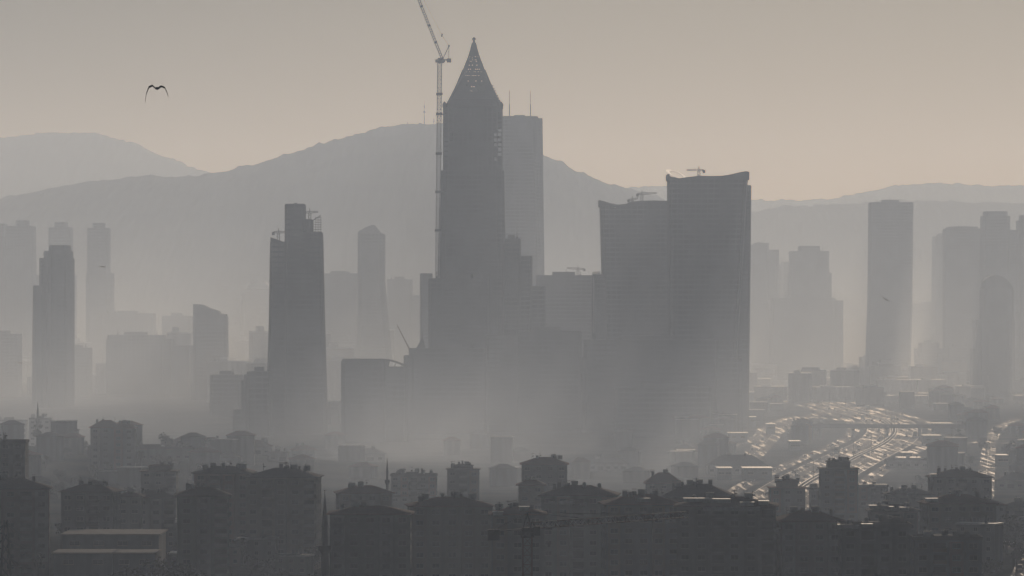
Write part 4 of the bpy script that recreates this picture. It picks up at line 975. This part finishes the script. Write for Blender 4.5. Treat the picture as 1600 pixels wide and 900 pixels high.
# ------------------------------------------------------------------ low houses and hazy far blocks
def house_meshes(seed):
    r_ = random.Random(seed); W, Dp, H = r_.uniform(9, 15), r_.uniform(8, 12), r_.choice((6, 9, 9, 12, 15)); wb = MB(); wb.box(-W / 2, W / 2, -Dp / 2, Dp / 2, -3, H)
    for f in range(int(H / 3)): wb.box(-W / 2 - .1, W / 2 + .1, -Dp / 2 - .1, Dp / 2 + .1, 3 * f + 2.75, 3 * f + 2.98)
    rb = MB()
    if seed % 3: hip(rb, W / 2, Dp / 2, H + .25, 2.2, .6)
    else: rb.box(-W / 2 - .3, W / 2 + .3, -Dp / 2 - .3, Dp / 2 + .3, H, H + .5)
    wi = []
    n = int(W / 3.4)
    for f in range(int(H / 3)):
        for i in range(n): wi.append((-W / 2 + (i + .5) * W / n, -Dp / 2, 3 * f + 1))
    c = MB(); c.box(-.4, .4, -.4, .4, H, H + 2.9)
    return wb.mesh('wall', WALLS[seed % 6]), rb.mesh('roof', M_ROOF[seed % 3] if seed % 3 else M_METAL), wi, c.mesh('chimney', M_CONC), H
HM = [house_meshes(40 + i) for i in range(9)]
def house(x, y, k, rz, lab, grp, detail=True):
    t = thing('house', lab, 'house', (x, y, gz(x, y) - .3), rz, grp); w, r, wi, c, H = HM[k]; link('wall', w, t); ro = link('roof', r, t)
    if detail:
        link('chimney', c, ro, (1.8, 1, 0))
        for p in wi: link('window', win_mesh(1.3, 1.3), t, p)
r_ = random.Random(77)
placed = []
def place(n, ya, yb, xa, xb, lab, grp, detail, mind=19):
    k = 0; tries = 0
    while k < n and tries < 4000:
        tries += 1; y = r_.uniform(ya, yb); px_ = r_.uniform(xa, xb); X = PX(px_, y)
        if any(abs(X - a) < mind and abs(y - b) < mind for a, b in placed): continue
        if any(abs(X - q.x) < 50 and abs(y - q.y) < 50 for q in HW[::3]): continue
        if any(abs(X - q.x) < 18 and abs(y - q.y) < 25 for ln in (R2, R3, R4, R5, R7, R8) for q in ln[::2]): continue
        placed.append((X, y)); house(X, y, r_.randrange(9), r_.uniform(-.4, .4), lab, grp, detail); k += 1
place(30, 2400, 3000, -20, 390, 'small house packed among trees on the left slope', 'houses on the left slope', False)
place(26, 3150, 3900, 1060, 1260, 'low house in the mist left of the highway', 'houses left of the highway', False)
place(30, 2900, 4200, 1430, 1640, 'low house in the mist right of the highway', 'houses right of the highway', False)
place(20, 2450, 3500, 390, 1180, 'low house in the misty valley behind the near blocks', 'houses in the misty valley', False)
place(26, 4200, 5200, 1180, 1560, 'faint low house beyond the highway bend', 'houses beyond the highway bend', False, 24)
place(16, 1700, 2100, 270, 520, 'small house at the foot of the twin slab on the lower left', 'houses at the foot of the twin slab', True, 17)
place(10, 1620, 2050, 1530, 1640, 'small house at the lower right edge', 'houses at the lower right', True, 17)

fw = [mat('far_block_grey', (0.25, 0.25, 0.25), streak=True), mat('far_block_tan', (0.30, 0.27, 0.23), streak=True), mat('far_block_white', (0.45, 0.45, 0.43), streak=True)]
def far_mesh(seed):
    r_ = random.Random(seed); W, Dp = r_.uniform(18, 40), r_.uniform(16, 28); wb = MB(); wb.box(-W / 2, W / 2, -Dp / 2, Dp / 2, -3, 30)
    for f in range(9): wb.box(-W / 2 - .3, W / 2 + .3, -Dp / 2 - .3, Dp / 2 + .3, 3.2 * f + 1.4, 3.2 * f + 2.4)
    rb = MB(); rb.box(-W / 2 - .4, W / 2 + .4, -Dp / 2 - .4, Dp / 2 + .4, 30, 30.8); rb.box(-W * .3, W * (.0 + .3 * (seed % 2)), -3, 3, 30.8, 33.5)
    return wb.mesh('wall', fw[seed % 3]), rb.mesh('roof', M_FLAT if seed % 2 else M_METAL)
FM = [far_mesh(60 + i) for i in range(8)]
for i in range(290):
    y = r_.uniform(5200, 9500) if i < 230 else r_.uniform(5000, 6400); px_ = r_.uniform(-20, 1620) if i < 230 else (r_.uniform(1180, 1620) if i % 2 else r_.uniform(-20, 640)); X = PX(px_, y)
    hs = r_.choice((.5, .7, .9, 1.1, 1.4, 1.8)) * (1.15 if px_ < 700 else 1.0)
    if 1170 < px_ < 1620: hs *= .8 if y > 6400 else .5
    if any(abs(X - a) < 30 and abs(y - b) < 30 for a, b in placed): continue
    placed.append((X, y)); zone = 'left of the pointed skyscraper' if px_ < 740 else ('behind the curved pair' if px_ < 1170 else 'behind the right row of towers')
    t = thing('far_block', 'faint block in the far haze, one of many %s' % zone, 'building', (X, y, 0), r_.uniform(-.3, .3), 'faint blocks %s' % zone); k = r_.randrange(8)
    t.scale = (1, 1, hs); link('wall', FM[k][0], t); link('roof', FM[k][1], t)

# ------------------------------------------------------------------ birds
def bird(px, y, D, span, lab, flap, roll=0):
    t = thing('bird', lab, 'bird', (PX(px, D), D, PZ(y, D)), 0); s = span
    m = MB(); prev = None
    for (u, r) in ((-.24, .01), (-.16, .035), (-.02, .055), (.12, .045), (.2, .03), (.25, .025), (.30, .006)):
        c = m.ring([(r * s * cos(q * pi / 4), -u * s * .6, r * s * sin(q * pi / 4)) for q in range(8)])
        if prev: m.skin(prev, c)
        else: m.cap(c)
        prev = c
    m.cap(prev[::-1])
    for sd in (-1, 1):     # wings: arched spans with real thickness, one continuous body mesh
        L = [(0.03, 0, .02), (.16, .22, 0.02), (.29, .12, .0), (.38, -.3, -.02), (.42, -.85 if sd < 0 else -.6, -.04)] if flap > .5 else [(0.03, 0, .02), (.18, .5, 0.02), (.34, .55, .0), (.5, .1, -.02)] if flap > 0 else [(0.03, 0, .0), (.2, .2, 0), (.36, .25, 0), (.5, .1, -.02)]
        prev = None
        for i, (x, zf, yy) in enumerate(L):
            ch = .16 * (1 - i / len(L) * .7); z = zf * abs(flap) * .5
            asym = (1.0 if sd < 0 else .8)
            c = m.ring([(sd * x * s, (yy - ch / 2) * s, z * s * asym + .01 * s), (sd * x * s, (yy + ch / 2) * s, z * s * asym + .005 * s), (sd * x * s, (yy + ch / 2) * s, z * s * asym - .045 * s), (sd * x * s, (yy - ch / 2) * s, z * s * asym - .05 * s)])
            if prev: m.skin(prev, c)
            prev = c
        m.cap(prev)
    o = m.build('body', M_BIRD, t); t.rotation_euler = (R(12), roll, R(10)); return t
bird(245, 138, 420, 2.1, 'large bird with drooping arched wings gliding in the upper left sky', 1.1)
bird(160, 417, 700, .75, 'tiny dark bird in front of the slim crowned tower on the left', .2)
bird(32, 567, 700, .75, 'tiny dark bird low at the left edge', -.15)
bird(1384, 468, 600, .8, 'tiny dark bird in front of the lone flat topped tower', .25, .5)
bird(1345, 62, 900, .5, 'tiny bird speck in the upper right sky', .2)

# ------------------------------------------------------------------ haze and ground mist
def vol_mat(name, dens, shaped=None):
    m = bpy.data.materials.new(name); m.use_nodes = True; nt = m.node_tree; nt.nodes.clear()
    o = nt.nodes.new('ShaderNodeOutputMaterial'); v = nt.nodes.new('ShaderNodeVolumePrincipled')
    v.inputs['Color'].default_value = (*HAZE_COL, 1); v.inputs['Absorption Color'].default_value = (1, 1, 1, 1); v.inputs['Density'].default_value = dens; v.inputs['Anisotropy'].default_value = HAZE_G
    nt.links.new(v.outputs[0], o.inputs['Volume'])
    return m, nt, v
HX, HY0, HY1, HT = 9000, -450, 15400, 545
mb = MB(); mb.box(-HX, HX, HY0, HY1, -60, HT)
hm, _, _ = vol_mat('haze_air', HAZE_DENSITY)
hz = mb.build('haze', hm); tag(hz, 'warm grey smog filling the air over the whole city', kind='stuff')

def mist(label, x0, x1, y0, y1, z1, dens, seed, nsc=.004, thresh=.42):
    """low bank of denser smog lying on the valley floor, thinning upwards and towards its edges"""
    m, nt, v = vol_mat('mist_air', dens); L = nt.links.new
    tc = nt.nodes.new('ShaderNodeTexCoord'); sx = nt.nodes.new('ShaderNodeSeparateXYZ'); L(tc.outputs['Generated'], sx.inputs[0])
    def math_(op, a, b=None):
        n = nt.nodes.new('ShaderNodeMath'); n.operation = op
        for i, q in enumerate((a, b)):
            if q is None: continue
            if isinstance(q, (int, float)): n.inputs[i].default_value = q
            else: L(q, n.inputs[i])
        return n.outputs[0]
    def bump(o): # 4 t (1-t), clamped
        return math_('MULTIPLY', math_('MULTIPLY', o, math_('SUBTRACT', 1.0, o)), 4.0)
    h = math_('POWER', math_('SUBTRACT', 1.0, sx.outputs['Z']), 1.6)
    e = math_('MULTIPLY', math_('MINIMUM', math_('MULTIPLY', bump(sx.outputs['X']), 1.6), 1.0), math_('MINIMUM', math_('MULTIPLY', bump(sx.outputs['Y']), 2.0), 1.0))
    n = nt.nodes.new('ShaderNodeTexNoise'); n.inputs['Scale'].default_value = nsc; n.inputs['Detail'].default_value = 2
    mp = nt.nodes.new('ShaderNodeMapping'); mp.inputs['Location'].default_value = (seed * 100, 0, 0); mp.inputs['Scale'].default_value = (1, .5, 1.6)
    L(tc.outputs['Object'], mp.inputs[0]); L(mp.outputs[0], n.inputs['Vector'])
    mr = nt.nodes.new('ShaderNodeMapRange'); mr.inputs['From Min'].default_value = thresh; mr.inputs['From Max'].default_value = thresh + .22; L(n.outputs['Fac'], mr.inputs['Value'])
    d = math_('MULTIPLY', math_('MULTIPLY', h, e), math_('MULTIPLY', math_('ADD', mr.outputs[0], .25), dens)); L(d, v.inputs['Density'])
    b = MB(); b.box(x0, x1, y0, y1, -8, z1); o = b.build('mist_bank', m); tag(o, label, kind='stuff'); return o
mist('bank of denser smog in the valley before the dark cluster', -520, 420, 2350, 4050, 120, 5e-4, 1)
mist('soft plume of pale smoke before the foot of the pointed skyscraper', -120, 110, 2500, 3500, 80, 5.5e-4, 6, .006, .38)
mist('low sheet of smog over the far city floor', -1500, 1500, 4350, 9500, 230, 4.2e-4, 3, .0015, .35)

m_, _, _ = vol_mat('veil_air', 4.0e-5)
b = MB(); b.box(-2600, 2600, 2100, 14800, -9, 500); tag(b.build('mist_bank', m_), 'thin high veil of smog hanging over the far half of the city', kind='stuff')
